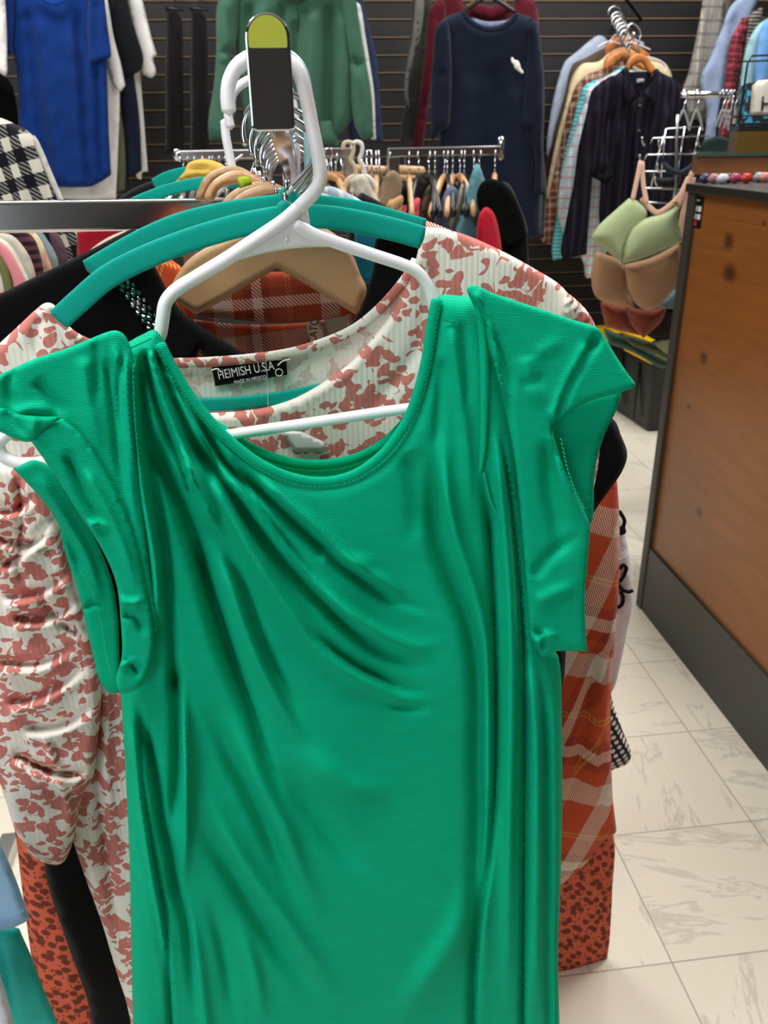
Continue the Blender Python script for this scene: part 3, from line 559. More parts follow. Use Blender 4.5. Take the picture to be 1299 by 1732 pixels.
# ================================================================== RIGHT SHIRT CLUSTER
SG = 'button shirts on the wall arm'
cl = [  # name, label, plane Y, material, sleeve/body outline
 ('shirt', 'pale blue shirt, rearmost on the wall arm', 4.42, fabric('#a5b3c6'), [(1010, 60), (1022, 62), (1035, 75), (1060, 60), (1090, 72), (1060, 200), (1000, 320), (940, 300), (925, 260), (930, 200), (940, 150), (955, 105), (970, 92)]),
 ('shirt', 'brown mottled shirt behind the cream shirt', 4.36, fabric('#57483f'), [(1020, 82), (1050, 72), (1090, 80), (1080, 200), (1000, 330), (928, 300), (935, 230), (955, 160), (968, 110), (990, 98)]),
 ('shirt', 'maroon shirt edge between brown and cream shirts', 4.33, fabric('#341620'), [(1000, 120), (1060, 100), (1060, 250), (960, 420), (922, 330), (925, 270), (945, 215), (965, 150)]),
 ('shirt', 'cream yellow long sleeved shirt in the wall shirt row', 4.28, fabric('#e0cfa8'), [(1033, 88), (1040, 100), (1060, 88), (1115, 102), (1128, 110), (1136, 135), (1090, 200), (980, 330), (942, 345), (930, 340), (924, 330), (940, 240), (958, 170), (968, 130), (985, 108), (1012, 104)]),
 ('shirt', 'brown and white plaid shirt in the wall shirt row', 4.22, plaid('#70402c', '#4a2418', '#b79b8a', '#d9c9b5', .10, 3, 900, 'brown_plaid'), [(1040, 104), (1060, 100), (1080, 130), (1060, 250), (980, 380), (948, 385), (935, 415), (915, 408), (913, 395), (925, 345), (942, 270), (960, 190), (972, 150), (990, 128), (1015, 118)]),
 ('shirt', 'turquoise striped shirt in the wall shirt row', 4.17, stripes('#2ba3b5', '#7fd0d6', 55, 'z', .6), [(1045, 115), (1065, 110), (1080, 150), (1060, 300), (985, 430), (935, 440), (933, 420), (945, 340), (950, 280), (968, 210), (985, 150), (1000, 138), (1025, 130)]),
 ('shirt', 'white shirt with fine blue and red checks in the wall shirt row', 4.12, stripes('#dfe6e4', '#b5c7d2', 28, 'x', .8, '#c79aa0', 22), [(1048, 118), (1075, 118), (1085, 160), (1070, 300), (1010, 470), (990, 470), (985, 440), (955, 400), (943, 355), (950, 290), (968, 230), (985, 180), (995, 150), (1020, 132)]),
]
for i, (n_, lab, Y, m_, ol) in enumerate(cl):
    t = Thing(n_, lab, 'shirt', Plane(1040, 100, Y, 3), SG)
    t.cloth('body', ol, m_, t=.018, step=8, rim=9, folds=[vf(985, 140, 945, 320, 6, -.015), vf(1000, 140, 962, 330, 5, .012)])
    hn = Thing('hanger', ['clear plastic hanger with chrome hook, rearmost on the wall arm', 'wooden hanger of the brown mottled shirt', 'dark hanger of the maroon shirt', 'white wire hanger of the cream yellow shirt', 'pale wooden hanger of the brown plaid shirt', 'wooden hanger of the turquoise striped shirt', 'orange wooden hanger just behind the dark purple shirt'][i], 'hanger', Plane(1040, 60, Y-.01, 3), 'hangers on the wall arm')
    q = [(1040, 22), (1045, 32), (1046, 38), (1050, 44), (1054, 50), (1057, 55), (1060, 62)][i]; R = 11
    hk = [(q[0]-R*math.cos(a), q[1]-R*math.sin(a)) for a in np.radians(range(-20, 200, 20))]+[(q[0]+8, q[1]+12), (q[0]+3, q[1]+22), (q[0]+4, q[1]+36)]
    hn.tube('hook', hk, .0045, CHROME)
    if i in (1, 4, 5, 6):
        dy = [0, 2, 0, 0, 22, 26, 26][i]
        hn.cloth('shoulder_bar', [(1022, 80+dy), (1030, 68+dy), (1050, 58+dy), (1070, 62+dy), (1085, 78+dy), (1100, 92+dy), (1086, 92+dy), (1055, 74+dy), (1034, 90+dy), (1022, 92+dy)], PALEW if i == 4 else ORANGEW, t=.008, step=6, rim=6)
    elif i == 3: hn.tube('wire_bar', [(1060, 88), (1090, 95), (1115, 102), (1126, 112), (1124, 122)], .003, WHITEP)
    else: hn.tube('wire_bar', [(1010, 80), (1030, 70), (q[0]+4, q[1]+36), (1070, 72), (1100, 84)], .003, WHITEP)
# dark purple shirt
def purple():
    q = NT('dark_purple_stripe'); v = q.co(); x, y, z = q.xyz(v)[:3]
    f = q.lt(q.ma('FRACT', q.ma('MULTIPLY', q.ma('ADD', x, 10), 26)), .45); q.col(q.mix(q.ma('MULTIPLY', f, q.noise(v, 20)), srgb('#0f0d17'), srgb('#2a2336'))); q.p(Roughness=.85, Specular_IOR_Level=.15); return q.m
PU = purple(); t = Thing('shirt', 'dark purple striped button-up shirt, frontmost of the wall shirts', 'shirt', Plane(1080, 150, 4.0, 8), SG)
t.cloth('body', [(1052, 118), (1062, 112), (1078, 168), (1100, 140), (1108, 116), (1118, 122), (1150, 142), (1160, 170), (1165, 230), (1160, 330), (1140, 420), (1040, 405), (1015, 385), (1016, 300), (1012, 240), (1015, 180), (1030, 140)], PU, t=.05, step=8, rim=14,
        folds=[vf(1035, 180, 1032, 380, 6, -.025), vf(1050, 200, 1046, 390, 6, .02), vf(1100, 180, 1100, 400, 7, -.02), vf(1130, 170, 1138, 400, 8, .03), vf(1148, 180, 1155, 330, 5, -.03), vf(1064, 200, 1062, 400, 5, -.015)])
t.cloth('sleeve', [(1030, 130), (1042, 126), (1034, 180), (1022, 230), (1038, 300), (1020, 308), (1002, 300), (992, 430), (952, 440), (948, 425), (958, 370), (970, 310), (978, 250), (992, 190), (1000, 155), (1012, 142)], PU, base=.05, t=.04, step=7, rim=12, folds=[vf(1010, 170, 985, 400, 6, .03), ([(1000, 302), (1015, 290), (1034, 298)], 5, -.03)])
t.cloth('collar', [(1052, 118), (1060, 112), (1064, 130), (1080, 165), (1062, 176), (1057, 170)], PU, base=.09, t=.012, step=5, rim=4)
t.cloth('collar', [(1106, 118), (1114, 116), (1112, 150), (1108, 176), (1092, 164), (1084, 164), (1100, 140)], PU, base=.09, t=.012, step=5, rim=4)
t.cloth('inner_neck', [(1060, 122), (1104, 120), (1100, 145), (1082, 168), (1066, 145)], fabric('#161420'), base=-.01, t=.004, step=6)
t.cloth('neck_label', [(1077, 133), (1090, 133), (1090, 140), (1077, 140)], fabric('#9a9a9a'), base=.005, t=.002, step=4, smooth=False)
t.ribbon('placket', [(1082, 166), (1081, 230), (1078, 300), (1074, 400)], .04, .008, PU, base=.075)
for k in range(3): t.tube('button', [(1082-k, 178+k*42), (1082-k, 181+k*42)], .008, plain('button', '#3b3748', .3), base=.085)
hn = Thing('hanger', 'orange wooden hanger holding the dark purple shirt', 'hanger', Plane(1080, 80, 3.99, 8))
hn.cloth('shoulder_bar', [(1058, 116), (1062, 102), (1074, 90), (1090, 92), (1102, 106), (1110, 122), (1098, 124), (1084, 106), (1070, 112), (1062, 122)], ORANGEW, t=.01, step=5, rim=5)
hn.tube('hook', [(1062, 56), (1062, 46), (1070, 40), (1080, 46), (1084, 58), (1080, 72), (1080, 92)], .0045, CHROME)
# wall arm that carries them
pa, pb = at_y(1042, 34, WY-.02), at_y(1072, 58, 3.95)
o = link('shirt_rod', mesh('shirt_rod', *sweep([pa, pb], .008, 8)), CHROME); tag(o, 'chrome wall arm carrying the row of button shirts', 'rack arm')
o = link('shirt_rod', mesh('shirt_rod', *sweep([at_y(1085, 34, WY-.01), at_y(1045, -20, 4.35)], .007, 8)), BLACKP); tag(o, 'thin black wall arm above the button shirts', 'rack arm')
# top right cluster
TG = 'shirts at the top right'
tr_ = [('cream windowpane checked shirt, leftmost of the top right shirts', 4.3, stripes('#b9b09a', '#8d8a86', 22, 'x', .88, '#77736e', 18), [(1196, -40), (1230, -40), (1222, 60), (1205, 150), (1190, 200), (1160, 200), (1150, 170), (1165, 120), (1180, 50)]),
 ('taupe shirt beside the windowpane checked shirt', 4.34, fabric('#6d665f'), [(1225, -40), (1245, -30), (1232, 50), (1210, 150), (1200, 210), (1180, 205), (1200, 100)]),
 ('maroon shirt tail behind the windowpane checked shirt', 4.4, fabric('#3b1422'), [(1180, 60), (1195, 50), (1170, 170), (1150, 180), (1150, 150), (1165, 120)]),
 ('light blue chambray shirt at the top right', 4.15, fabric('#8c9cbb'), [(1236, 10), (1262, -10), (1290, -20), (1270, 40), (1250, 130), (1240, 210), (1205, 250), (1190, 250), (1195, 190), (1184, 135), (1200, 100), (1218, 55)]),
 ('red and black plaid shirt at the top right', 4.1, plaid('#7d2332', '#341018', '#a8525c', '#cc8f94', .07, 0, 900, 'red_plaid'), [(1255, 30), (1268, 28), (1258, 90), (1248, 160), (1236, 230), (1215, 240), (1225, 150), (1235, 70)]),
 ('black and white striped shirt at the top right', 4.05, stripes('#2b2b2b', '#8a867e', 70, 'z', .5), [(1270, 25), (1290, 10), (1285, 80), (1262, 130), (1250, 240), (1238, 235), (1250, 140), (1262, 70)]),
 ('aqua shirt at the right edge behind the blue basket', 3.98, fabric('#8fb8c0'), [(1285, 40), (1320, 20), (1330, 140), (1300, 230), (1250, 230), (1252, 150), (1258, 100), (1268, 65)]),
 ('sky blue shirt at the right edge', 3.92, fabric('#6c9fd8'), [(1300, 30), (1340, 15), (1345, 150), (1290, 150), (1276, 135), (1280, 80), (1288, 45)])]
for lab, Y, m_, ol in tr_:
    t = Thing('shirt', lab, 'shirt', Plane(ol[0][0], 60, Y, 10), TG, solo=True); xs = [p[0] for p in ol]; xm = sum(xs)/len(xs)
    t.cloth('shirt', ol, m_, t=.022, step=7, rim=8, folds=[vf(xm+12, 20, xm-8, 210, 5, -.015), vf(xm+4, 20, xm-16, 210, 5, .012)])

# ================================================================== CENTRE RACK (mid distance)
RY = 2.35; rz = at_y(740, 256, RY)[2]
rk = bpy.data.objects.new('garment_rack', None); COL.objects.link(rk); p = at_y(655, 256, RY); rk.location = (p[0], p[1], 0)
tag(rk, 'chrome garment rack of hanging jackets in the middle of the shop', 'clothes rack')
xl = at_y(300, 246, RY)[0]-p[0]; xr = at_y(845, 256, RY)[0]-p[0]; x6 = at_y(600, 256, RY)[0]-p[0]
bevel(link('rail', mesh('rail', *boxvf(0, xr, -.012, .012, rz-.011, rz+.011), smooth=False), STEEL, rk), .003)
bevel(link('rail', mesh('rail', *boxvf(xl, x6-.005, -.012, .012, rz-.008, rz+.014), smooth=False), STEEL, rk), .003)
link('end_flange', mesh('end_flange', *sweep([(xr+.003, 0, rz-.02), (xr+.003, 0, rz+.03)], .009, 8)), CHROME, rk)
link('end_ball', mesh('end_ball', *sweep([(xl-.008, 0, rz+.004), (xl+.004, 0, rz+.004)], .015, 12)), CHROME, rk)
bevel(link('post', mesh('post', *boxvf(0, .03, -.015, .015, .02, rz-.01), smooth=False), STEEL, rk), .002)
bevel(link('post', mesh('post', *boxvf(x6-.03, x6, -.015, .015, .02, rz-.008), smooth=False), STEEL, rk), .002)
for zc in (rz-.095, .10): link('cross_bar', mesh('cross_bar', *boxvf(x6, .0, -.01, .01, zc-.01, zc+.01), smooth=False), STEEL, rk)
for x_ in (0, x6-.03): link('foot', mesh('foot', *boxvf(x_, x_+.03, -.3, .3, 0, .03), smooth=False), STEEL, rk)
def rack_hanger(name, lab, px, Y, wd, yaw, hook_r=.017, group='hangers on the middle rack', mat=None, drop=.065):
    p = at_y(px, 256, Y); P = Plane(px, 256, Y, yaw); P.O = np.array([p[0], Y, rz-drop])
    h = Thing(name, lab, 'hanger', P, group); a = math.radians(yaw)
    h.raw('hook', sweep(cr(hook3((0, 0, 0), hook_r, .002, drop-hook_r*1.7), 2), .0021, 6), CHROME)
    arc = [(-.2, 0, -.075), (-.14, 0, -.04), (-.07, 0, -.012), (0, 0, 0), (.07, 0, -.012), (.14, 0, -.04), (.2, 0, -.075)]
    h.raw('shoulder_bar', sweep(cr(arc, 3), [.008]*19, 8, flat=(1.5, 1)), mat or BLACKP); return h
right = [(662, BLACKP), (692, PALEW), (708, BLACKP), (726, BLACKP), (736, BLACKP), (752, PALEW), (757, BLACKP), (766, PALEW), (779, PALEW), (786, BLACKP), (802, BLACKP), (812, BLACKP), (838, PALEW)]
for i, (x, m_) in enumerate(right): rack_hanger('hanger', 'hanger with chrome hook on the right rail of the middle rack', x, RY, 0, 80+(i*37 % 23)-11, mat=m_, group='hangers on the right rail of the middle rack')
for i, x in enumerate((306, 318, 328, 341, 352, 360, 370, 380)): rack_hanger('hanger', 'thin wire hanger hooked on the left rail of the middle rack', x, RY, 0, 75+(i*31 % 25), hook_r=.014, group='wire hangers on the left rail', mat=CHROME)
for i, x in enumerate((545, 553, 560, 568, 577, 584, 612, 620, 628, 636, 641)): rack_hanger('hanger', 'hanger crowded at the centre of the middle rack', x, RY+.06*(i % 3), 0, 70+(i*29 % 31), hook_r=.015, group='crowded hangers at the rack centre', mat=[PALEW, BLACKP, STEEL][i % 3])
# wooden trouser bars behind post
for k, (x0, x1, y0, lab) in enumerate(((585, 650, 284, 'light wooden hanger bar left of the rack post'), (655, 716, 285, 'light wooden hanger bar right of the rack post'))):
    t = Thing('wooden_bar_hanger', lab, 'hanger', Plane(x0, y0, 2.5))
    t.tube('bar', [(x0, y0), (x1, y0+4)], .012, PALEW, n=8); t.tube('bar', [(x0, y0+13), (x1-4, y0+17)], .010, PALEW, n=8)
    t.tube('hook', [((x0+x1)/2, y0), ((x0+x1)/2, y0-18), ((x0+x1)/2+6, y0-30), ((x0+x1)/2+14, y0-22)], .002, CHROME)
# white curved plastic hooks
for k, (x, lab, c_) in enumerate(((588, 'cream plastic hanger hook over the middle rack', '#c9b899'), (603, 'white plastic hanger hook over the middle rack', '#dedcd6'))):
    t = Thing('plastic_hanger', lab, 'hanger', Plane(x, 250, 2.25))
    m_ = plain('plastic'+c_, c_, .4)
    t.tube('hook', [(x-8, 252), (x-6, 243), (x+2, 240), (x+9, 245), (x+9, 258), (x+5, 270), (x+12, 282), (x+14, 300)], .0055, m_)
    t.tube('shoulder_bar', [(x-8, 325), (x, 306), (x+14, 298), (x+26, 306), (x+34, 322)], .007, m_)
JG = 'jackets on the middle rack'
jk = [ # label, name, cat, Y, mat, outline
 ('khaki brown suede jacket left of the middle rack jackets', 2.2, fabric('#85725c'), [(640, 330), (646, 308), (655, 292), (665, 288), (676, 296), (680, 315), (670, 350), (650, 362), (635, 350)]),
 ('tan garment sleeve beside the suede jacket', 2.15, fabric('#b08a5e'), [(655, 345), (668, 335), (680, 330), (682, 342), (670, 360), (655, 362)]),
 ('black jacket between suede jacket and camouflage jacket', 2.28, fabric('#18181b'), [(676, 320), (690, 305), (710, 300), (725, 308), (722, 350), (700, 375), (675, 370), (668, 350)]),
 ('coral pink garment shoulder on the middle rack', 2.18, fabric('#d84a63'), [(678, 362), (692, 345), (706, 334), (711, 338), (706, 356), (694, 368), (684, 372)]),
 ('camouflage jacket hanging on the middle rack', 2.26, None, [(708, 355), (718, 325), (730, 310), (745, 312), (750, 335), (740, 380), (715, 385), (706, 375)]),
 ('dark maroon garment on the middle rack', 2.335, fabric('#3c1c1c'), [(745, 310), (762, 305), (775, 315), (770, 360), (745, 375), (736, 350)]),
 ('slate blue denim jacket on the middle rack', 2.2, fabric('#57677f'), [(735, 372), (745, 345), (755, 320), (764, 314), (774, 322), (772, 340), (760, 375), (750, 400), (738, 396)]),
 ('pale grey linen jacket on the middle rack', 2.23, fabric('#a5a08f'), [(755, 388), (765, 355), (776, 325), (782, 310), (792, 315), (792, 330), (782, 360), (774, 400), (760, 400)]),
 ('light teal denim jacket pointed at its shoulder on the middle rack', 2.17, fabric('#5f8f9b'), [(770, 388), (785, 345), (796, 300), (806, 276), (816, 292), (822, 330), (812, 400), (795, 425), (768, 410)]),
 ('black furry coat at the right end of the middle rack', 2.12, fur('#0b0d0b'), [(806, 335), (812, 312), (828, 302), (848, 308), (866, 325), (884, 365), (892, 398), (880, 412), (868, 420), (850, 415), (830, 390), (812, 360)]),
 ('crimson red garment below the black furry coat', 2.06, fabric('#b00f2b'), [(804, 420), (810, 365), (822, 350), (836, 362), (846, 400), (850, 440), (820, 440), (800, 432)]),
 ('red garment end at the right of the furry coat', 2.2, fabric('#9c0f28'), [(848, 440), (858, 410), (872, 400), (884, 408), (888, 445), (850, 450)]),
 ('dark green black coat behind the furry coat', 2.35, fabric('#14201c'), [(846, 305), (862, 312), (878, 345), (892, 385), (890, 405), (872, 400), (858, 350)])]
for lab, Y, m_, ol in jk:
    if m_ is None:
        q = NT('camouflage'); n_ = q.noise(q.co(), 40, 3); q.col(q.mix(q.ma('GREATER_THAN', n_, .52), srgb('#5c4a2f'), srgb('#2f2d20'))); q.p(Roughness=.9); m_ = q.m
    nm_ = 'coat' if 'coat' in lab else ('jacket' if 'jacket' in lab else 'garment')
    # the visible shoulder, and the rest of the garment hanging down behind the front rack
    xs = [p[0] for p in ol]; bot = max(p[1] for p in ol); xm = (min(xs)+max(xs))/2
    t = Thing(nm_, lab, nm_, Plane(ol[0][0], 330, Y, 35), JG)
    t.cloth('shoulder', ol, m_, t=.02, step=5, rim=7, noise=.003, nsc=25)
    t.cloth('body', [(min(xs)+2, bot-25), (max(xs)-2, bot-25), (max(xs)+6, bot+120), (max(xs)-2, bot+260), (min(xs)+4, bot+260), (min(xs)-4, bot+120)], m_, t=.02, step=10, rim=9, base=-.01, noise=.004)
# wooden/cream bits left of these (hangers crowding at 560-640, 290-350)
t = Thing('scarf', 'cream fluffy scarf on the middle rack beside wooden hangers', 'scarf', Plane(615, 320, 2.15), solo=True)
t.cloth('scarf', [(590, 305), (605, 296), (620, 300), (630, 320), (644, 345), (640, 358), (622, 352), (605, 335)], fur('#c9c3b4'), t=.02, step=5, rim=7, noise=.004, nsc=12)
for k, (dx, c_) in enumerate(((0, PALEW), (11, ORANGEW), (24, PALEW))):
    t = Thing('wooden_hanger', 'shiny curved wooden hanger behind the teal hangers', 'hanger', Plane(560+dx, 320, 2.335+.008*k), 'curved wooden hangers behind the teal hangers')
    t.tube('shoulder_bar', [(540+dx, 300), (556+dx, 296), (572+dx, 306), (586+dx, 330), (590+dx, 352)], .010, c_)
    t.tube('hook', [(548+dx, 262), (552+dx, 252), (560+dx, 252), (562+dx, 264), (557+dx, 278), (556+dx, 296)], .002, CHROME)
t = Thing('garment', 'black garment behind the teal hangers below the cream scarf', 'garment', Plane(640, 350, 1.9), solo=True)
t.cloth('garment', [(590, 345), (612, 325), (640, 340), (665, 358), (690, 385), (690, 500), (590, 500)], BK, t=.02, step=8, rim=9, noise=.003)

# ================================================================== BRA RACK + BIN
pf = on_floor(1090, 735); pl_ = on_floor(1042, 702)
ang = math.atan2(pl_[1]-pf[1], pl_[0]-pf[0])
bn = bpy.data.objects.new('storage_bin', None); COL.objects.link(bn); bn.location = (pf[0], pf[1], 0); bn.rotation_euler = (0, 0, ang)
tag(bn, 'black plastic storage bin with yellow lid on the floor behind the counter', 'storage bin')
LX, LYD, HB = .62, -.42, .34
def taper(x0, x1, y0, y1, z0, z1, k=.03): return ([(x0+k, y0-k, z0), (x1-k, y0-k, z0), (x1-k, y1+k, z0), (x0+k, y1+k, z0), (x0, y0, z1), (x1, y0, z1), (x1, y1, z1), (x0, y1, z1)], [(0, 1, 2, 3), (4, 7, 6, 5), (0, 4, 5, 1), (1, 5, 6, 2), (2, 6, 7, 3), (3, 7, 4, 0)])
bevel(link('tub', mesh('tub', *taper(0, LX, 0, LYD, 0, HB), smooth=False), BLACKP, bn), .015, 3)
bevel(link('rib', mesh('rib', *merge([boxvf(x, x+.02, -.004, .006, .04, HB-.03) for x in (.12, .3, .48)]), smooth=False), BLACKP, bn), .003)
YL = plain('yellow_plastic', '#eeb800', .35)
bevel(link('lid', mesh('lid', *merge([boxvf(-.02, LX+.02, LYD-.02, .02, HB, HB+.045), boxvf(.04, LX-.04, LYD+.05, -.05, HB+.045, HB+.06)]), smooth=False), YL, bn), .01, 3)
link('latch', mesh('latch', *boxvf(.26, .36, .018, .028, HB-.03, HB+.03), smooth=False), BLACKP, bn)
BP = lambda Y: Plane(1080, 400, Y, 0)
LAV = 'bras hanging in a row beside the counter'
def cup(t, ol, mat, base, h, lab=None): return t.cloth('cup', ol, mat, base=base, t=.006, step=5, rim=8, dome=(h, 38), label=lab, noise=.0015, nsc=40)
PEACH = fabric('#e6bda8', .7, .2, 700); SAGE = fabric('#a3b287', .75, .25, 600, .4); NUDE = fabric('#a5805f', .6, .2, 900); TERRA = fabric('#80402f', .7, .2)
t = Thing('bra', 'sage green padded bra with peach straps, topmost beside the counter', 'bra', BP(2.62), LAV)
cup(t, [(999, 402), (1012, 382), (1040, 356), (1064, 335), (1078, 340), (1094, 358), (1086, 385), (1066, 410), (1054, 446), (1030, 428)], SAGE, 0, .035)
cup(t, [(1053, 446), (1056, 412), (1068, 386), (1090, 370), (1120, 362), (1150, 345), (1147, 375), (1156, 408), (1125, 422), (1085, 438)], SAGE, .03, .04)
t.ribbon('strap', [(1070, 338), (1076, 310), (1084, 272)], .016, .003, PEACH, base=.01); t.ribbon('strap', [(1094, 345), (1088, 310), (1086, 274)], .016, .003, PEACH, base=-.02)
t.ribbon('strap', [(1146, 352), (1158, 320), (1172, 290)], .018, .003, PEACH, base=.0); t.ribbon('back_band', [(1085, 335), (1100, 352), (1112, 360), (1130, 350), (1150, 330), (1165, 300)], .018, .003, PEACH, base=-.03)
t.ribbon('side_band', [(1152, 408), (1156, 370), (1166, 325), (1170, 300)], .03, .003, PEACH, base=-.03)
t.tube('adjuster', [(1138, 341), (1146, 345)], .004, plain('gold', '#c9a36a', .3, 1.0), base=.03)
t = Thing('bra', 'nude beige moulded bra hanging below the sage green bra', 'bra', BP(2.7), LAV)
cup(t, [(1006, 424), (1040, 436), (1058, 452), (1062, 490), (1074, 522), (1040, 516), (1008, 502), (1000, 470)], NUDE, 0, .04)
cup(t, [(1055, 448), (1100, 436), (1152, 410), (1148, 470), (1128, 505), (1108, 522), (1086, 522), (1062, 496)], NUDE, .03, .04)
t = Thing('bra', 'terracotta bra hanging below the nude beige bra', 'bra', BP(2.78), LAV)
cup(t, [(1014, 508), (1040, 516), (1060, 522), (1068, 545), (1085, 566), (1060, 562), (1024, 552)], TERRA, 0, .03); cup(t, [(1060, 520), (1100, 524), (1126, 520), (1118, 545), (1088, 572), (1068, 550)], TERRA, .03, .03)
for lab, Y, c_, ol in (('dark brown bra beside the terracotta bra', 2.86, '#2a1c1a', [(1100, 535), (1122, 518), (1144, 515), (1142, 570), (1120, 578), (1098, 570), (1090, 560)]),
    ('blue grey bra cup beside the nude beige bra', 2.84, '#63797d', [(1112, 518), (1128, 500), (1150, 484), (1150, 522), (1130, 524)]),
    ('dark teal bra above the yellow lid', 2.92, '#2c4a40', [(1022, 556), (1040, 562), (1066, 572), (1090, 590), (1128, 610), (1138, 620), (1116, 622), (1085, 604), (1060, 592), (1030, 582)]),
    ('olive green bra above the yellow lid', 2.88, '#4a5038', [(1044, 562), (1070, 568), (1100, 578), (1140, 596), (1140, 615), (1110, 600), (1070, 585)]),
    ('pale green bra cup lowest beside the counter', 2.86, '#8a8f74', [(1100, 578), (1120, 572), (1142, 575), (1140, 604), (1126, 600)])):
    t = Thing('bra', lab, 'bra', BP(Y), LAV, solo=True); t.cloth('bra', ol, fabric(c_, .7, .2), t=.015, step=5, rim=9, dome=(.02, 20))
# wire grid display
gr = Thing('wire_grid', 'thin chrome wire grid display rack behind the bras', 'display rack', Plane(1110, 280, 2.95, 0))
for (a, b) in (((1128, 218), (1188, 214)), ((1104, 234), (1200, 230)), ((1094, 262), (1180, 260)), ((1090, 290), (1172, 290)), ((1092, 318), (1150, 320)), ((1096, 342), (1140, 344))):
    gr.tube('horizontal_wire', [(a[0]-4, a[1]+8), a, b], .0025, CHROME, smooth=False)
for (a, b) in (((1122, 230), (1100, 320)), ((1158, 214), (1138, 345)), ((1184, 215), (1165, 300)), ((1126, 218), (1118, 300))):
    gr.tube('vertical_wire', [a, b], .003, CHROME, smooth=False)
for (x, y) in ((1086, 232), (1082, 262), (1114, 238), (1112, 278), (1108, 300), (1180, 234)):
    gr.tube('prong', [(x, y), (x+1, y+8), (x+4, y+14)], .0035, CHROME, base=.03)
gr.tube('post', [(1146, 195), (1144, 240), (1140, 520), (1138, 700)], .006, STEEL, smooth=False)
# rail at 1155-1245,160
cr_ = Thing('hang_rail', 'chrome hang rail with empty hooks behind the counter', 'rail', Plane(1200, 160, 3.0, 0))
cr_.tube('rail', [(1152, 160), (1250, 160)], .010, CHROME, smooth=False)
cr_.tube('support', [(1240, 160), (1238, 400), (1236, 640)], .010, CHROME, smooth=False)
for i, x in enumerate((1158, 1180, 1224, 1230, 1238, 1244)):
    h = Thing('empty_hanger', 'empty clear hanger with chrome hook on the rail behind the counter', 'hanger', Plane(x, 160, 2.99, 0), 'empty hangers on the rail')
    h.tube('hook', [(x-5, 165), (x-5, 158), (x, 153), (x+5, 158), (x+4, 167), (x, 176), (x-2, 186)], .0028, CHROME)
    h.tube('bar', [(x-14, 215), (x-8, 198), (x-2, 186), (x+4, 200), (x+8, 220)], .004, plain('clear_plastic', '#c8ccd0', .15, 0, .5, Transmission_Weight=.6))
for lab, Y, c_, ol in (('dark navy bra hanging on the wire grid', 2.9, '#1d2733', [(1118, 262), (1130, 278), (1150, 288), (1172, 275), (1170, 290), (1150, 296), (1126, 290)]),
    ('dark lace camisole behind the grid', 3.0, '#20302f', [(1190, 238), (1215, 230), (1236, 240), (1234, 262), (1205, 262), (1186, 262)]),
    ('pale peach camisole strap beside the basket', 2.99, '#c79a90', [(1228, 258), (1236, 240), (1242, 250), (1244, 264), (1230, 264)]),
    ('black lace bra on the lower wire grid', 2.97, '#121418', [(1098, 292), (1112, 300), (1136, 300), (1150, 296), (1148, 312), (1120, 318), (1100, 310)])):
    t = Thing('lingerie', lab, 'underwear', Plane(1150, 270, Y), LAV, solo=True); t.cloth('lingerie', ol, fabric(c_, .6, .2), t=.012, step=4, rim=6)
    if 'camisole' in lab:
        bx = (1212, 1222) if 'dark' in lab else (1237, 1240); t.ribbon('strap', [(bx[0], 246), (bx[0]+3, 200), (bx[1], 163)], .012, .003, fabric(c_, .6, .2), parent=t.root)
# basket with sign
pbk = at_y(1243, 256, 2.33); bk = bpy.data.objects.new('basket', None); COL.objects.link(bk); zb_ = p0[2]+.0555; bk.location = (pbk[0], pbk[1], zb_); bk.rotation_euler = (0, 0, math.radians(-22))
tag(bk, 'black wire basket lined with turquoise flowered cloth standing on the shelf board', 'basket')
def fl():
    q = NT('turquoise_flower_cloth'); d = q.n('ShaderNodeTexVoronoi', {'Vector': q.co(), 'Scale': 38.0}).outputs[0]; d2 = q.ma('ADD', d, q.ma('MULTIPLY', q.noise(q.co(), 160), .2))
    q.col(q.mix(q.lt(d2, .52), srgb('#1a1f26'), srgb('#3f9fc4'))); q.p(Roughness=.85); return q.m
link('stand', mesh('stand', *boxvf(0, .3, 0, .2, 0, .052), smooth=False), plain('aged_brass', '#8a6a30', .35, .8), bk)
link('lining', mesh('lining', *boxvf(.012, .3, .02, .2, .066, .17), smooth=False), fl(), bk)
link('tray', mesh('tray', *boxvf(0, .3, 0, .2, .052, .066), smooth=False), BLACKP, bk)
fr_ = []
for y_ in (0.004, .2): fr_ += [sweep([(0.0, y_, .07), (0.0, y_, .215), (.008, y_, .232), (.3, y_, .234)], .003, 6), sweep([(0, y_, .07), (.3, y_, .07)], .004, 6)]
fr_ += [sweep([(0, .004, .09), (0, .2, .09)], .003, 6), sweep([(0, .004, .09), (.3, .004, .09)], .0025, 6)]
link('wire_frame', mesh('wire_frame', *merge(fr_)), BLACKP, bk)
sg = Thing('sign_card', 'cream card sign with a black capital H on the basket', 'sign', Plane(1285, 160, 2.275, -22))
sg.cloth('card', [(1272, 145), (1282, 136), (1330, 132), (1330, 196), (1268, 195)], fabric('#d6cfc0', .8, 0, 50), t=.001, step=8, smooth=False)
sg.tube('letter', [(1291, 163), (1289, 187)], .0025, BLACKP, base=.002); sg.tube('letter_stroke', [(1290, 175), (1304, 175)], .0025, BLACKP, base=.002); sg.tube('letter_stroke', [(1304, 163), (1302, 187)], .0025, BLACKP, base=.002)

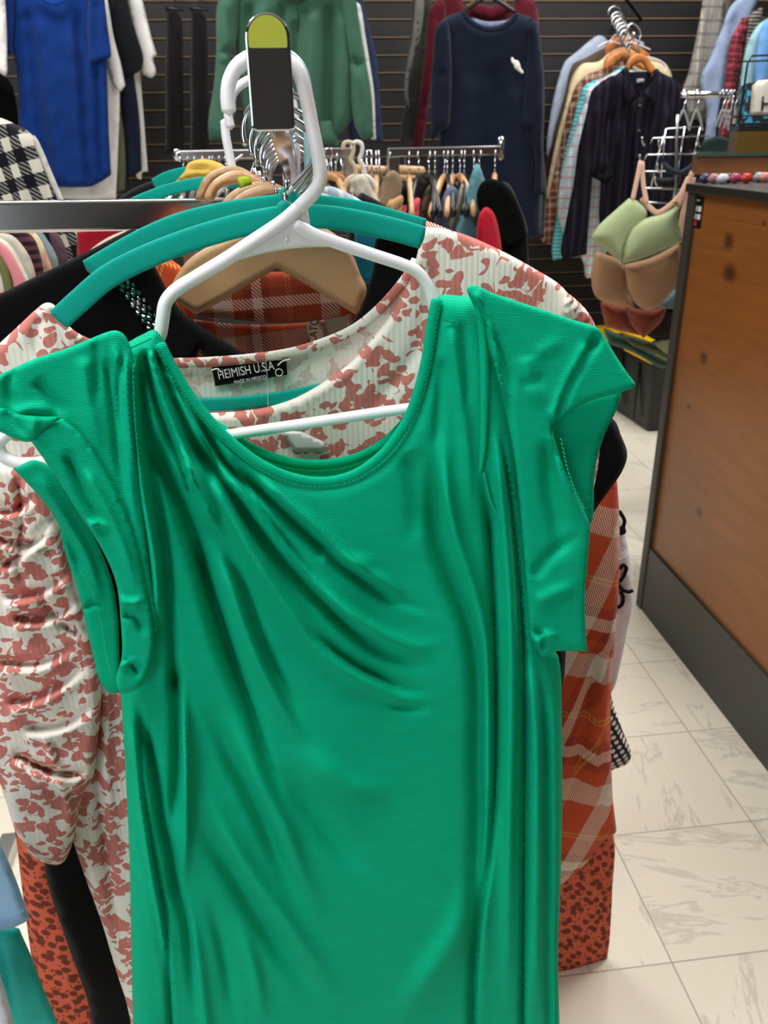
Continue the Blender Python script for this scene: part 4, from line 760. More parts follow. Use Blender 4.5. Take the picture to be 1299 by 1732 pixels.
# ================================================================== FRONT RACK
FX = at_y(458, 200, .46)[0]
def barz(y): return 1.350-(y-.46)*.13
rackp = Plane(458, 200, .46, 0)
RL = [at_y(-60, 346, 1.02), at_y(560, 333, 1.06)]
rack = bpy.data.objects.new('front_rack', None); COL.objects.link(rack); rack.location = (0, 1.04, 0)
tag(rack, 'chrome clothes rack at the front with a face-out arm and mirror end plate', 'clothes rack')
def rl(P): return tuple(np.array(P)-np.array([0, 1.04, 0]))
ra, rb = at_y(-80, 368, 1.02), at_y(545, 358, 1.04)
def obox(a, b, hy, hz):
    a, b = np.array(a), np.array(b); d = (b-a)/np.linalg.norm(b-a); s_ = np.cross(d, [0, 0, 1.]); s_ /= np.linalg.norm(s_); u = np.cross(s_, d); V = []
    for p in (a, b):
        for i, j in ((-1, -1), (1, -1), (1, 1), (-1, 1)): V.append(p+s_*hy*i+u*hz*j)
    return V, [(0, 1, 2, 3), (4, 7, 6, 5), (0, 4, 5, 1), (1, 5, 6, 2), (2, 6, 7, 3), (3, 7, 4, 0)]
bevel(link('rail', mesh('rail', *obox(rl(ra), rl(rb), .013, .0165), smooth=False), plain('satin_chrome', '#d2d2d2', .16, 1.0), rack), .0035, 3)
bevel(link('arm_bracket', mesh('arm_bracket', *boxvf(FX+.008, FX+.032, -.012, .0, ra[2]-.012, barz(1.03)), smooth=False), CHROME, rack), .002)
bevel(link('arm', mesh('arm', *obox(rl((FX, .475, barz(.475)-.012)), rl((FX+.02, 1.03, barz(1.03)-.012)), .008, .013), smooth=False), CHROME, rack), .002)
# end plate: tall rounded plate
def plate(w, zb, zt, y0, y1, n=14, c=.0025):
    o = [(-w, zb+c), (-w+c*.3, zb+c*.3), (-w+c, zb), (w-c, zb), (w-c*.3, zb+c*.3), (w, zb+c)]+[(w*math.cos(a), zt-w+w*math.sin(a)) for a in np.linspace(0, math.pi, n)]
    V = [(x, y0, z) for x, z in o]+[(x, y1, z) for x, z in o]; m = len(o)
    return V, [tuple(range(m)), tuple(range(2*m-1, m-1, -1))]+[(i, i+m, (i+1) % m+m, (i+1) % m) for i in range(m)]
zt_p, zb_p = at_y(460, 20, .46)[2], at_y(460, 222, .46)[2]
P_ = link('end_plate', mesh('end_plate', *plate(.0108, zb_p, zt_p, 0, .004), smooth=False), CHROME, rack); P_.location = (FX+.001, .46-1.04, 0); bevel(P_, .0008)
q = link('tip_reflection', mesh('tip_reflection', *plate(.0092, zt_p-.0150, zt_p-.0012, -.0006, 0, c=.0008), smooth=False), plain('lime_reflection', '#b9c24a', .3), P_); q['label'] = 'painted lime green reflection at the rounded plate tip'  # yellow-green mirror reflection at the plate tip, put in as a coloured inset
bevel(link('post', mesh('post', *boxvf(rb[0]-.15-.015, rb[0]-.15+.015, -.015, .015, 0, rb[2]-.016), smooth=False), STEEL, rack), .002)
bevel(link('post', mesh('post', *boxvf(-.62-.015, -.62+.015, -.015, .015, 0, ra[2]-.016), smooth=False), STEEL, rack), .002)
for x_ in (rb[0]-.165, -.635): link('foot', mesh('foot', *boxvf(x_, x_+.03, -.3, .3, 0, .03), smooth=False), STEEL, rack)

# hook helper for the front arm: hook of a hanger whose neck is seen at (px,py)
def arm_hook(t, px, py, mat, r=.02, wire=.002, base=0., sx=1, stemdx=0):
    r = r*1.25; wire *= 1.1
    foot = t.pl.hit([px], [py], base)[0]; wy = t.pl.O[1]-base
    top = barz(wy)-.0008-t.pl.O[2]     # underside of the arc rests on the arm
    cx_ = FX+.02*(wy-.46)/.57-t.pl.O[0]; cz = top-r+wire+.001
    P = [(cx_-sx*r*math.cos(math.radians(a)), foot[1], cz+r*math.sin(math.radians(a))) for a in range(-15, 200, 14)]
    P += [(cx_+sx*r*.75, foot[1], cz-r*.8), (foot[0]+(cx_-foot[0])*.3, foot[1], cz-r*1.5), (foot[0], foot[1], foot[2]+.006), tuple(foot)]
    return t.raw('hook', sweep(cr(P, 3), wire, 8), mat)
G_ = 'hangers on the front arm'
# --- rear hangers on the arm, from the back
rear = [('tan wooden hanger deep on the front arm', 1.00, TAN, [(330, 338), (342, 305), (362, 288), (395, 280), (425, 292), (440, 310), (420, 312), (385, 300), (360, 312), (345, 338)], (430, 290)),
        ('light wooden hanger behind the brown one on the front arm', .94, PALEW, [(345, 338), (355, 312), (378, 294), (405, 288), (440, 300), (470, 318), (430, 318), (400, 312), (372, 320), (360, 340)], (438, 296)),
        ('brown wooden hanger on the front arm above the rail', .90, TAN, [(372, 352), (385, 330), (410, 314), (445, 306), (480, 316), (505, 335), (530, 350), (500, 352), (450, 330), (410, 338), (388, 356)], (446, 306)),
        ('tan wooden hanger just behind the teal hangers', .84, TAN, [(385, 352), (400, 332), (425, 318), (455, 312), (495, 322), (540, 345), (600, 372), (560, 372), (500, 350), (450, 342), (410, 345)], (462, 314))]
for lab, Y, m_, ol, nk in rear:
    t = Thing('wooden_hanger', lab, 'hanger', Plane(nk[0], nk[1], Y, 6), G_)
    t.cloth('shoulder_bar', ol, m_, t=.006, step=6, rim=7); arm_hook(t, nk[0], nk[1]+4, CHROME, .019, .0017)
for k, (Y, lab) in enumerate(((.97, 'farther'), (.87, 'middle'), (.80, 'nearer'), (.745, 'nearest'))):
    t = Thing('black_hanger', f'slim black hanger with chrome hook on the front arm, {lab} of four', 'hanger', Plane(470, 335, Y, 6), G_)
    arm_hook(t, 452+8*k, 330, CHROME, .019+.001*(k % 2), .0018, sx=1)
    t.tube('shoulder_bar', [(330+20*k, 372+6*k), (400, 350+4*k), (452+8*k, 330+2*k), (520, 346+3*k), (640, 380)], .0035, BLACKP, flat=(1.2, .8))
t = Thing('tag', 'lime green size tag on a wooden hanger', 'tag', Plane(412, 308, .885, 0), solo=True)
t.cloth('tag', [(401, 299), (424, 298), (426, 312), (405, 319)], plain('lime_tag', '#a4bd1c', .5), t=.001, step=6, smooth=False)
# teal hangers further back (left of the hook)
def teal_arc(t, pts, h, base=0, name='shoulder_bar'):
    P = cr([(p[0], p[1], base) for p in pts], 6); L = t.pl.hit(P[:, 0], P[:, 1], P[:, 2]); return t.add(name, mesh(name, *sweep(L, 1.0, 20, False, (h/2, .0032), .45)), TEAL)
t = Thing('velvet_hanger', 'teal velvet hanger deep behind, left of the chrome hooks', 'hanger', Plane(360, 310, 1.12, 5), G_)
teal_arc(t, [(215, 350), (250, 334), (300, 317), (350, 309), (420, 310)], .014); t.tube('hook', [(420, 310), (425, 290), (432, 270)], .0018, CHROME)
t = Thing('velvet_hanger', 'second teal velvet hanger deep behind with a pale tip', 'hanger', Plane(300, 300, 1.25, 5), G_)
teal_arc(t, [(262, 312), (285, 300), (320, 292), (380, 290)], .016); t.tube('hook', [(380, 290), (400, 270), (410, 262)], .0018, CHROME)
t = Thing('garment', 'mustard yellow garment draped over a hanger behind the rail', 'garment', Plane(330, 300, 1.18, 5), solo=True)
t.cloth('garment', [(235, 345), (262, 328), (290, 312), (312, 290), (318, 276), (345, 269), (372, 276), (385, 288), (372, 302), (330, 302), (300, 310), (270, 345)], fabric('#d9b455', .85, .3), t=.012, step=6, rim=9, folds=[([(315, 288), (335, 285), (360, 288)], 5, -.006), ([(300, 300), (330, 292), (365, 296)], 4, .006)])
t = Thing('garment', 'black garment shoulder behind the rail left of the yellow one', 'garment', Plane(250, 320, 1.3, 5), solo=True)
t.cloth('garment', [(195, 345), (215, 325), (245, 310), (275, 300), (285, 308), (275, 330), (270, 420), (190, 420)], BK, t=.012, step=7, rim=9)
# plastic tubes standing right of the chrome bundle
t = Thing('plastic_hanger', 'pale blue plastic hanger behind the white one, its hook upright', 'hanger', Plane(522, 250, .80, 6), G_)
t.tube('hook', [(405, 118), (440, 88), (490, 95), (515, 130), (522, 200), (523, 270), (524, 330)], .0048, BLUEP); t.tube('shoulder_bar', [(330, 420), (430, 372), (524, 332), (620, 372), (720, 420)], .0048, BLUEP)
t = Thing('plastic_hanger', 'white plastic hanger farther back behind the pale blue one', 'hanger', Plane(500, 250, .90, 6), G_)
t.tube('hook', [(390, 215), (386, 190), (400, 150), (440, 130), (480, 140), (496, 180), (500, 240), (500, 280), (497, 325)], .0045, WHITEP); t.tube('shoulder_bar', [(360, 420), (440, 370), (497, 325), (560, 340), (650, 390), (700, 420)], .0045, WHITEP)
t = Thing('plastic_hanger', 'white plastic hanger whose hook slants left of the chrome bundle', 'hanger', Plane(390, 250, 1.1, 6), G_)
t.tube('hook', [(380, 205), (382, 230), (388, 262), (396, 300)], .0055, WHITEP); t.tube('shoulder_bar', [(350, 345), (372, 320), (396, 300), (430, 320)], .0045, WHITEP)
# garments beyond to the right of the hook, filling the arm row (behind teal)
t = Thing('garment', 'white and blue garment shoulder just behind the teal hangers', 'garment', Plane(580, 340, .93, 6), solo=True)
t.cloth('garment', [(540, 318), (560, 315), (585, 325), (612, 340), (620, 352), (600, 356), (560, 345)], stripes('#d6d8d4', '#9fb4c4', 60, 'x', .7), t=.006, step=6, rim=6)
t = Thing('garment', 'dark teal garment edge behind the teal hangers', 'garment', Plane(640, 352, .97, 6), solo=True)
t.cloth('garment', [(600, 340), (625, 345), (650, 352), (690, 372), (715, 385), (720, 480), (600, 480)], fabric('#156a80'), t=.006, step=7, rim=6)

# --- left row of garments on the rail side
LG = 'garments hanging left of the front arm'
t = Thing('coat', 'black and white houndstooth coat behind the left rail', 'coat', Plane(40, 300, 1.35, -8))
t.cloth('body', [(-60, 190), (-10, 196), (20, 207), (48, 222), (66, 246), (90, 298), (108, 335), (125, 372), (148, 415), (150, 460), (120, 520), (-60, 540)], hound(), t=.03, step=9, rim=16, folds=[([(55, 240), (75, 300), (90, 400)], 8, -.008), ([(20, 220), (35, 300), (50, 420)], 10, .008)])
t.cloth('sleeve_seam', [(56, 228), (66, 240), (90, 296), (118, 360), (108, 362), (80, 300), (60, 250)], fabric('#c9c7c0'), base=.034, t=.003, step=5, rim=4)
Ls = [('grey and white sheer garment, right of the pink trimmed one', 1.16, fabric('#b9b4a8'), [(-20, 392), (20, 398), (45, 425), (58, 455), (64, 500), (-20, 520)]),
      ('maroon striped garment left of the front arm', 1.20, stripes('#5e3942', '#2c1a20', 90, 'z', .5), [(-20, 386), (30, 388), (55, 400), (68, 430), (75, 475), (70, 520), (-20, 520)]),
      ('cream and peach striped garment left of the front arm', 1.23, stripes('#d9c9a4', '#caa08c', 40, 'x', .6), [(0, 382), (40, 384), (64, 398), (80, 430), (90, 462), (88, 500), (0, 520)]),
      ('pale blue garment edge between cream and houndstooth', 1.26, fabric('#7d8f97'), [(30, 380), (65, 388), (80, 405), (98, 440), (100, 500), (30, 510)]),
      ('black floral garment beside the houndstooth coat', 1.29, stripes('#17141c', '#5a4550', 25, 'x', .75), [(40, 378), (85, 386), (105, 405), (115, 440), (112, 500), (40, 510)])]
for lab, Y, m_, ol in Ls:
    t = Thing('garment', lab, 'garment', Plane(40, 400, Y, -5), LG, solo=True); t.cloth('garment', ol, m_, t=.01, step=7, rim=10, noise=.0015)
t = Thing('garment', 'pink trimmed white ruffled garment, frontmost under the left rail', 'garment', Plane(20, 430, 1.12, -5), LG)
t.cloth('body', [(-40, 398), (0, 402), (22, 420), (38, 450), (52, 482), (52, 520), (-40, 530)], fabric('#d4cfc2', .9, .2, 200, .6), t=.01, step=6, rim=9, noise=.002, nsc=10)
t.ribbon('pink_trim', [(-30, 412), (-2, 418), (16, 440), (30, 470), (38, 510)], .014, .006, fabric('#d98a90'), base=.014)
t.ribbon('olive_trim', [(-30, 428), (-6, 436), (8, 460), (18, 510)], .012, .006, fabric('#6e7448'), base=.013)
t = Thing('garment', 'bright red garment under the ruffled one at the left edge', 'garment', Plane(0, 500, 1.05, -5), LG, solo=True)
t.cloth('garment', [(-40, 498), (0, 495), (24, 490), (40, 495), (40, 560), (-40, 600)], fabric('#b01424'), t=.01, step=7, rim=9)
t = Thing('garment', 'cream garment shoulder behind the black rhinestone top', 'garment', Plane(180, 420, 1.12, -3), LG, solo=True)
t.cloth('garment', [(120, 470), (140, 438), (158, 418), (190, 398), (230, 385), (275, 378), (290, 470), (150, 500)], fabric('#bdb09a'), t=.01, step=7, rim=10)
t = Thing('garment', 'crimson garment shoulder seen just behind the left rail', 'garment', Plane(190, 380, 1.2, -3), LG, solo=True)
t.cloth('garment', [(130, 392), (160, 378), (200, 368), (260, 362), (300, 400), (280, 440), (130, 440)], fabric('#8f1226'), t=.01, step=7, rim=10)

# --- bottom left garments on the near side
BG = 'garment ends at the lower left corner'
t = Thing('sleeve_garment', 'pale blue garment sleeve end at the lower left edge', 'garment', Plane(0, 1500, .56, -5), BG)
t.cloth('sleeve', [(-60, 1395), (-20, 1408), (2, 1432), (24, 1480), (42, 1530), (49, 1553), (30, 1566), (8, 1573), (-60, 1582)], fabric('#8cb3d6', .9, .25), t=.014, step=8, rim=16)
t.stitches('stitching', [(-20, 1562), (10, 1556), (40, 1540)], fabric('#7aa0c2'), .016)
t = Thing('garment', 'turquoise cotton garment at the lower left corner', 'garment', Plane(40, 1650, .60, -5), BG, solo=True)
t.cloth('garment', [(-60, 1560), (-10, 1562), (32, 1570), (52, 1615), (72, 1668), (98, 1732), (112, 1790), (-60, 1790)], fabric('#2fbdb4', .85, .25, 400, .5), t=.014, step=9, rim=16, folds=[([(0, 1590), (15, 1660), (30, 1760)], 9, -.006)])
t = Thing('garment', 'white garment at the very lower left corner', 'garment', Plane(0, 1700, .54, -5), BG, solo=True)
t.cloth('garment', [(-60, 1600), (-10, 1625), (4, 1660), (16, 1700), (26, 1740), (30, 1790), (-60, 1790)], fabric('#d2d8e2', .85, .25), t=.012, step=9, rim=14)

# ================================================================== FRONT GARMENTS, from the back forward
# polka dot, white embroidered
t = Thing('dress', 'navy polka dot dress hem, rearmost on the front arm at the right', 'dress', Plane(1040, 1240, .995, 5), solo=True)
t.cloth('dress', [(700, 1100), (1000, 1100), (1030, 1165), (1040, 1200), (1054, 1238), (1067, 1272), (1063, 1290), (1036, 1303), (1000, 1320), (700, 1330)], polka(), t=.012, step=9, rim=14)
t = Thing('blouse', 'white blouse with black embroidered flowers behind the plaid shirt', 'blouse', Plane(1050, 1000, .955, 5))
t.cloth('body', [(800, 700), (980, 760), (1030, 830), (1048, 865), (1060, 915), (1068, 970), (1070, 1020), (1062, 1060), (1050, 1120), (1034, 1172), (1000, 1190), (800, 1190)], fabric('#e2dfe8', .9, .2, 300, .9), t=.014, step=8, rim=14, folds=[([(1052, 900), (1058, 1000), (1045, 1130)], 6, -.004)])
for pts in ([(1048, 865), (1056, 880), (1054, 892)], [(1048, 962), (1054, 956), (1059, 960), (1056, 972), (1048, 984)], [(1046, 990), (1054, 998), (1064, 1001), (1070, 999)], [(1050, 1002), (1054, 1010), (1052, 1022), (1045, 1028)]):
    t.tube('embroidery', pts, .0026, fabric('#0b0b0d'), base=.016)
t.tube('embroidery', [(1050, 894), (1052, 901)], .006, fabric('#0b0b0d'), base=.016)
# leopard
t = Thing('dress', 'rust red dress with dark brown animal spots, low behind the others', 'dress', Plane(500, 1450, .90, 4), solo=True)
t.cloth('dress', [(20, 1300), (100, 1200), (900, 1200), (1010, 1360), (1038, 1415), (1036, 1500), (1031, 1590), (1027, 1622), (1005, 1634), (975, 1648), (948, 1668), (930, 1790), (95, 1790), (60, 1660), (45, 1560), (30, 1440)], LEOPARD, t=.012, step=12, rim=22, noise=.003, nsc=120, folds=[([(1015, 1420), (1018, 1620)], 10, -.004), ([(80, 1450), (130, 1600), (170, 1780)], 14, -.01)])
t = Thing('garment', 'bright blue garment corner below the spotted dress', 'garment', Plane(945, 1680, .93, 4), solo=True)
t.cloth('garment', [(880, 1600), (950, 1600), (953, 1668), (946, 1685), (920, 1760), (880, 1760)], fabric('#2b5aa8'), t=.01, step=9, rim=10)
# plaid shirt on wooden hanger
t = Thing('plaid_shirt', 'rust orange plaid shirt on a wooden hanger, collar showing inside the neckline', 'shirt', Plane(500, 450, .79, 4))
t.cloth('right_side', [(700, 366), (740, 380), (790, 402), (850, 432), (905, 465), (955, 492), (985, 520), (1010, 600), (1030, 720), (1044, 820), (1048, 900), (1046, 1000), (1038, 1100), (1033, 1200), (1036, 1340), (1043, 1408), (1020, 1425), (990, 1462), (965, 1486), (946, 1496), (800, 1500), (760, 900), (700, 500)], PLAID, t=.012, step=11, rim=20,
        folds=[([(1010, 1080), (990, 1200), (975, 1300), (960, 1400)], 10, -.012), ([(1028, 1100), (1012, 1250), (1010, 1400)], 9, .008), ([(1020, 1240), (1024, 1330), (1005, 1440)], 8, -.008), ([(960, 900), (960, 1100)], 12, -.005)])
t.cloth('left_side', [(240, 420), (275, 430), (320, 470), (330, 620), (200, 640), (180, 500)], PLAID, t=.008, step=9, rim=12)
t.cloth('back_yoke', [(290, 530), (330, 540), (400, 548), (480, 548), (550, 540), (612, 520), (650, 500), (640, 640), (300, 650)], plaid('#a84a2c', '#742f20', '#a88f86', '#b5753d', .09, 4, 1100, 'inner_plaid'), base=-.022, t=.003, step=9)
t.cloth('collar_band', [(300, 470), (360, 462), (460, 460), (560, 460), (612, 478), (622, 505), (600, 528), (540, 542), (470, 546), (400, 541), (340, 533), (310, 520)], plaid('#8f3c22', '#6b2c1c', '#b0988c', '#a3642f', .10, 2, 1100, 'collar_plaid'), base=-.012, t=.006, step=8, rim=12)
lb = t.cloth('neck_label', [(517, 541), (542, 539), (548, 582), (524, 586)], fabric('#b8ab90'), base=-.012, t=.0008, step=6, smooth=False, label='cream woven label')
t.text('label_writing', 'CATO', 531, 560, .0115, fabric('#2a241c'), -.0108, 82, lb, sx=.8)
t.cloth('care_label', [(548, 534), (588, 528), (592, 560), (556, 575)], fabric('#8d8a74'), base=-.013, t=.0008, step=6, smooth=False)
t = Thing('wooden_hanger', 'large flat tan wooden hanger holding the rust plaid shirt', 'hanger', Plane(470, 440, .765, 4), G_)
t.cloth('shoulder_bar', [(284, 498), (296, 470), (318, 440), (350, 418), (400, 396), (450, 376), (488, 368), (530, 376), (575, 402), (596, 430), (610, 465), (620, 488), (612, 512), (602, 532), (560, 508), (515, 480), (469, 454), (420, 482), (370, 512), (332, 532), (305, 516)], TAN, t=.007, step=7, rim=9)
arm_hook(t, 484, 372, CHROME, .021, .0019)
# black rhinestone dress on second teal hanger
BLK = fabric('#08080b', .95, .12)
t = Thing('black_dress', 'black sleeved dress with rhinestone rows on the second teal hanger', 'dress', Plane(400, 500, .715, 3))
t.cloth('left_front', [(-70, 530), (-10, 502), (60, 468), (150, 424), (208, 394), (228, 387), (240, 402), (252, 430), (268, 462), (290, 502), (312, 530), (350, 558), (415, 598), (405, 630), (350, 618), (338, 590), (320, 640), (300, 760), (-70, 760)], BLK, t=.009, step=8, rim=16, folds=[([(235, 410), (270, 490), (330, 580)], 9, .004)])
t.cloth('right_front', [(650, 360), (690, 366), (716, 374), (718, 400), (706, 440), (690, 470), (660, 505), (625, 545), (580, 580), (566, 575), (600, 540), (618, 500), (634, 440), (634, 410), (652, 380)], BLK, t=.008, step=7, rim=10)
t.cloth('body', [(60, 740), (900, 740), (958, 1000), (957, 1100), (950, 1165), (900, 1300), (700, 1790), (165, 1790), (150, 1700), (112, 1590), (76, 1470), (60, 1200)], BLK, base=-.012, t=.008, step=14, rim=24)
t.cloth('right_sleeve', [(900, 640), (1000, 680), (1040, 712), (1050, 735), (1061, 768), (1052, 798), (1030, 830), (1004, 868), (990, 905), (960, 940), (900, 900)], fabric('#0b0e17', .95, .12), base=0, t=.010, step=8, rim=14)
cs = []; tmp = t.pl
def gems(rows, name):
    L = []
    for (x, y, off) in rows:
        p = tmp.hit([x], [y], off)[0]; r = .0025*random.uniform(.8, 1.15)
        V = [(p[0]+r*math.cos(a), p[1], p[2]+r*math.sin(a)) for a in np.linspace(0, 2*math.pi, 7)[:-1]]+[(p[0]+r*.5*math.cos(a), p[1]-.0011, p[2]+r*.5*math.sin(a)) for a in np.linspace(0, 2*math.pi, 7)[:-1]]
        L.append((V, [(6, 7, 8, 9, 10, 11)]+[(i, (i+1) % 6, 6+(i+1) % 6, 6+i) for i in range(6)]))
    V, F_ = merge(L); return t.add(name, mesh(name, V, F_, False), plain('rhinestone', '#8f9197', .08, 1.0))
rows = []
for k in range(12):
    f = k/11; x0, y0 = 204+50*f, 484+72*f
    for j in range(3 if k % 2 else 2): rows.append((x0+j*9.5-(2 if k % 2 else -3), y0-j*4+random.uniform(-1, 1), .0105))
for (x, y) in ((176, 432), (184, 428), (192, 424), (196, 431), (180, 440), (188, 440), (176, 444), (198, 438), (184, 447), (192, 422)): rows.append((x, y, .0105))
gems(rows, 'rhinestones')
gems([(686, 374, .0095), (692, 382, .0095), (700, 376, .0095), (708, 382, .0095), (698, 386, .0095), (706, 390, .0095)], 'rhinestones')
t = Thing('velvet_hanger', 'second teal velvet hanger from the front, holding the black rhinestone dress', 'hanger', Plane(470, 350, .70, 3), G_)
teal_arc(t, [(150, 455), (232, 408), (300, 378), (370, 360), (430, 350), (490, 345), (560, 348), (620, 358), (670, 372), (716, 385)], .0145)
t.cloth('neck', [(470, 352), (470, 330), (474, 320), (486, 315), (498, 322), (506, 338), (520, 352)], TEAL, t=.004, step=5, rim=5)
arm_hook(t, 486, 318, CHROME, .0205, .0019)
# floral dress on first teal hanger
FP = Plane(450, 600, .655, 3)
t = Thing('floral_dress', 'white dress with pink leaf print and ruched sleeve behind the green dress', 'dress', FP)
t.cloth('inside_back', [(285, 606), (340, 606), (420, 600), (490, 590), (550, 572), (600, 548), (640, 515), (680, 470), (700, 440), (720, 560), (680, 700), (560, 800), (380, 800), (290, 720)], FLORAL_IN, base=-.012, t=.003, step=9, rim=12, noise=.001)
t.ribbon('back_neckband', [(292, 614), (340, 613), (420, 607), (490, 597), (550, 579), (600, 556), (642, 522), (684, 474), (704, 440)], .0085, .003, FLORAL, base=-.006)
t.cloth('front', [(716, 384), (745, 386), (790, 398), (850, 425), (905, 455), (945, 480), (966, 502), (990, 522), (1004, 548), (1010, 600), (1010, 800), (940, 1000), (700, 1000), (330, 900), (322, 700), (361, 698), (410, 695), (453, 688), (495, 675), (530, 657), (565, 634), (598, 608), (628, 574), (655, 540), (680, 500), (698, 460), (708, 420)], FLORAL, t=.006, step=9, rim=12, noise=.0012, nsc=90,
        folds=[([(712, 400), (690, 480), (640, 570), (560, 650), (440, 700)], 4, .0018, 4, (0, 0)), ([(730, 480), (700, 600), (600, 720)], 12, -.003)])
t.cloth('shoulder_puff', [(955, 508), (966, 502), (984, 516), (1002, 540), (1008, 562), (990, 556), (968, 540), (952, 530)], FLORAL, base=.008, t=.007, step=4, rim=6, noise=.002, nsc=8)
t.cloth('left_shoulder', [(-70, 640), (-20, 598), (30, 552), (62, 522), (78, 512), (92, 516), (106, 540), (130, 562), (165, 580), (240, 640), (300, 700), (300, 850), (100, 860), (-70, 820)], FLORAL, t=.008, step=8, rim=12, folds=[([(84, 516), (95, 545), (120, 590)], 4, -.004), ([(70, 530), (60, 580), (80, 620)], 9, -.003)])
t.cloth('left_side', [(40, 790), (100, 850), (150, 980), (200, 1130), (260, 1180), (300, 1790), (232, 1790), (215, 1700), (196, 1640), (172, 1560), (150, 1500), (128, 1435), (90, 1300), (60, 1000)], FLORAL, base=-.002, t=.010, step=9, rim=16,
        folds=[([(160, 1150), (165, 1330), (185, 1480), (215, 1650)], 6, -.010), ([(180, 1150), (182, 1330), (200, 1480)], 6, .006), ([(145, 1420), (165, 1520), (200, 1640)], 5, .006)])
gat = []
for (a, b) in (((-20, 860), (60, 835)), ((-20, 905), (95, 905)), ((5, 1010), (125, 960)), ((20, 1045), (140, 1010)), ((0, 1120), (130, 1090)), ((10, 1190), (150, 1120)), ((40, 1230), (165, 1190)), ((20, 1270), (150, 1310)), ((50, 1290), (160, 1300)), ((0, 960), (90, 870))):
    m0 = ((a[0]+b[0])/2, (a[1]+b[1])/2+14); gat.append(([a, m0, b], 6, -.011, 9)); gat.append(([(a[0], a[1]+16), (m0[0], m0[1]+17), (b[0], b[1]+14)], 9, .008))
gat += [([(28, 800), (36, 880), (30, 960), (50, 1010)], 5, -.010), ([(60, 1000), (110, 1060), (160, 1080)], 6, -.010), ([(70, 1240), (90, 1290), (120, 1390), (118, 1440)], 7, .008)]
t.cloth('left_sleeve', [(-70, 800), (-20, 782), (30, 790), (66, 828), (96, 885), (112, 945), (134, 1005), (150, 1065), (165, 1120), (172, 1180), (166, 1250), (158, 1312), (138, 1350), (124, 1420), (112, 1452), (98, 1463), (72, 1458), (48, 1440), (26, 1405), (8, 1350), (-10, 1310), (-70, 1290)], FLORAL, base=.012, t=.016, step=7, rim=20, folds=gat, noise=.002, nsc=50)
lb = t.cloth('neck_label', [(358, 621), (484, 608), (486, 634), (364, 653)], fabric('#08080a', .6, .1), base=-.0065, t=.0009, step=9, smooth=False, label='black woven label with white lettering')
WI = fabric('#eceaea')
t.text('label_writing', 'HEIMISH U.S.A', 416, 627, .0104, WI, -.0052, 7, lb, sx=.70)
t.text('label_writing', 'MADE IN MEXICO', 423, 642, .0036, WI, -.0052, 7, lb, sx=.9)
t.tube('label_mark', [(472+6*math.cos(a), 630+6*math.sin(a)) for a in np.linspace(0, 6.28, 12)[:-1]], .0004, WI, lb, base=-.0050, closed=True)
t.tube('label_thread', [(358, 626), (368, 624), (374, 630)], .0006, WI, lb, base=-.0045); t.tube('label_thread', [(470, 618), (478, 611), (490, 608)], .0006, WI, lb, base=-.0045)
t.tube('clear_thread', [(449, 600), (452, 640), (454, 700)], .0002, WI, base=.004)
t.cloth('price_tag', [(470, 728), (510, 730), (552, 749), (552, 765), (500, 765)], plain('paper_tag', '#dfe3e0', .6), base=.009, t=.0006, step=8, smooth=False)
t = Thing('velvet_hanger', 'front teal velvet hanger holding the pink leaf print dress', 'hanger', Plane(470, 380, .64, 3), G_)
teal_arc(t, [(100, 540), (135, 508), (180, 470), (240, 438), (310, 410), (380, 388), (440, 374), (500, 366), (560, 368), (620, 378), (672, 390), (714, 402)], .0165)
teal_arc(t, [(300, 682), (345, 684), (420, 680), (480, 672), (540, 660), (600, 650)], .0105, -.021, 'trouser_bar')
t.cloth('neck', [(468, 372), (468, 350), (472, 342), (484, 338), (494, 345), (500, 372)], TEAL, t=.004, step=5, rim=5)
arm_hook(t, 483, 342, CHROME, .021, .0021)

# white tubular hanger
HP = Plane(500, 450, .575, 3)
t = Thing('plastic_hanger', 'white tubular plastic hanger holding the green dress, frontmost', 'hanger', HP, G_)
arm_l = [(505, 352), (478, 375), (430, 407), (380, 440), (330, 470), (296, 492), (280, 512), (275, 540), (268, 572), (240, 600), (150, 650), (40, 715), (-2, 748), (6, 772), (40, 784), (100, 778)]
t.tube('hook', [(387, 188), (385, 165), (388, 138), (400, 114), (420, 99), (445, 93), (472, 98), (494, 108), (508, 128), (518, 165), (526, 205), (534, 245), (541, 285), (540, 308), (530, 326), (505, 352)], .0046, WHITEP, n=12)
t.tube('left_arm', arm_l, .0046, WHITEP, n=12)
t.tube('right_arm', [(500, 378), (530, 396), (580, 414), (640, 434), (682, 448), (706, 460), (722, 482), (732, 512), (742, 540), (800, 560), (900, 600), (970, 650), (975, 668), (955, 672)], .0042, WHITEP, n=12)
t.tube('bottom_bar', [(100, 778), (250, 757), (392, 735), (540, 713), (682, 692), (800, 680), (955, 672)], .0040, WHITEP, n=12)
t.cloth('web', [(500, 362), (520, 348), (526, 392), (560, 408), (606, 422), (560, 418), (500, 420), (450, 428), (392, 443), (430, 410), (478, 378)], WHITEP, t=.0018, step=6, rim=6, base=-.001)
t.tube('mould_mark', [(484, 404), (486, 406)], .0012, WHITEP, base=.001)

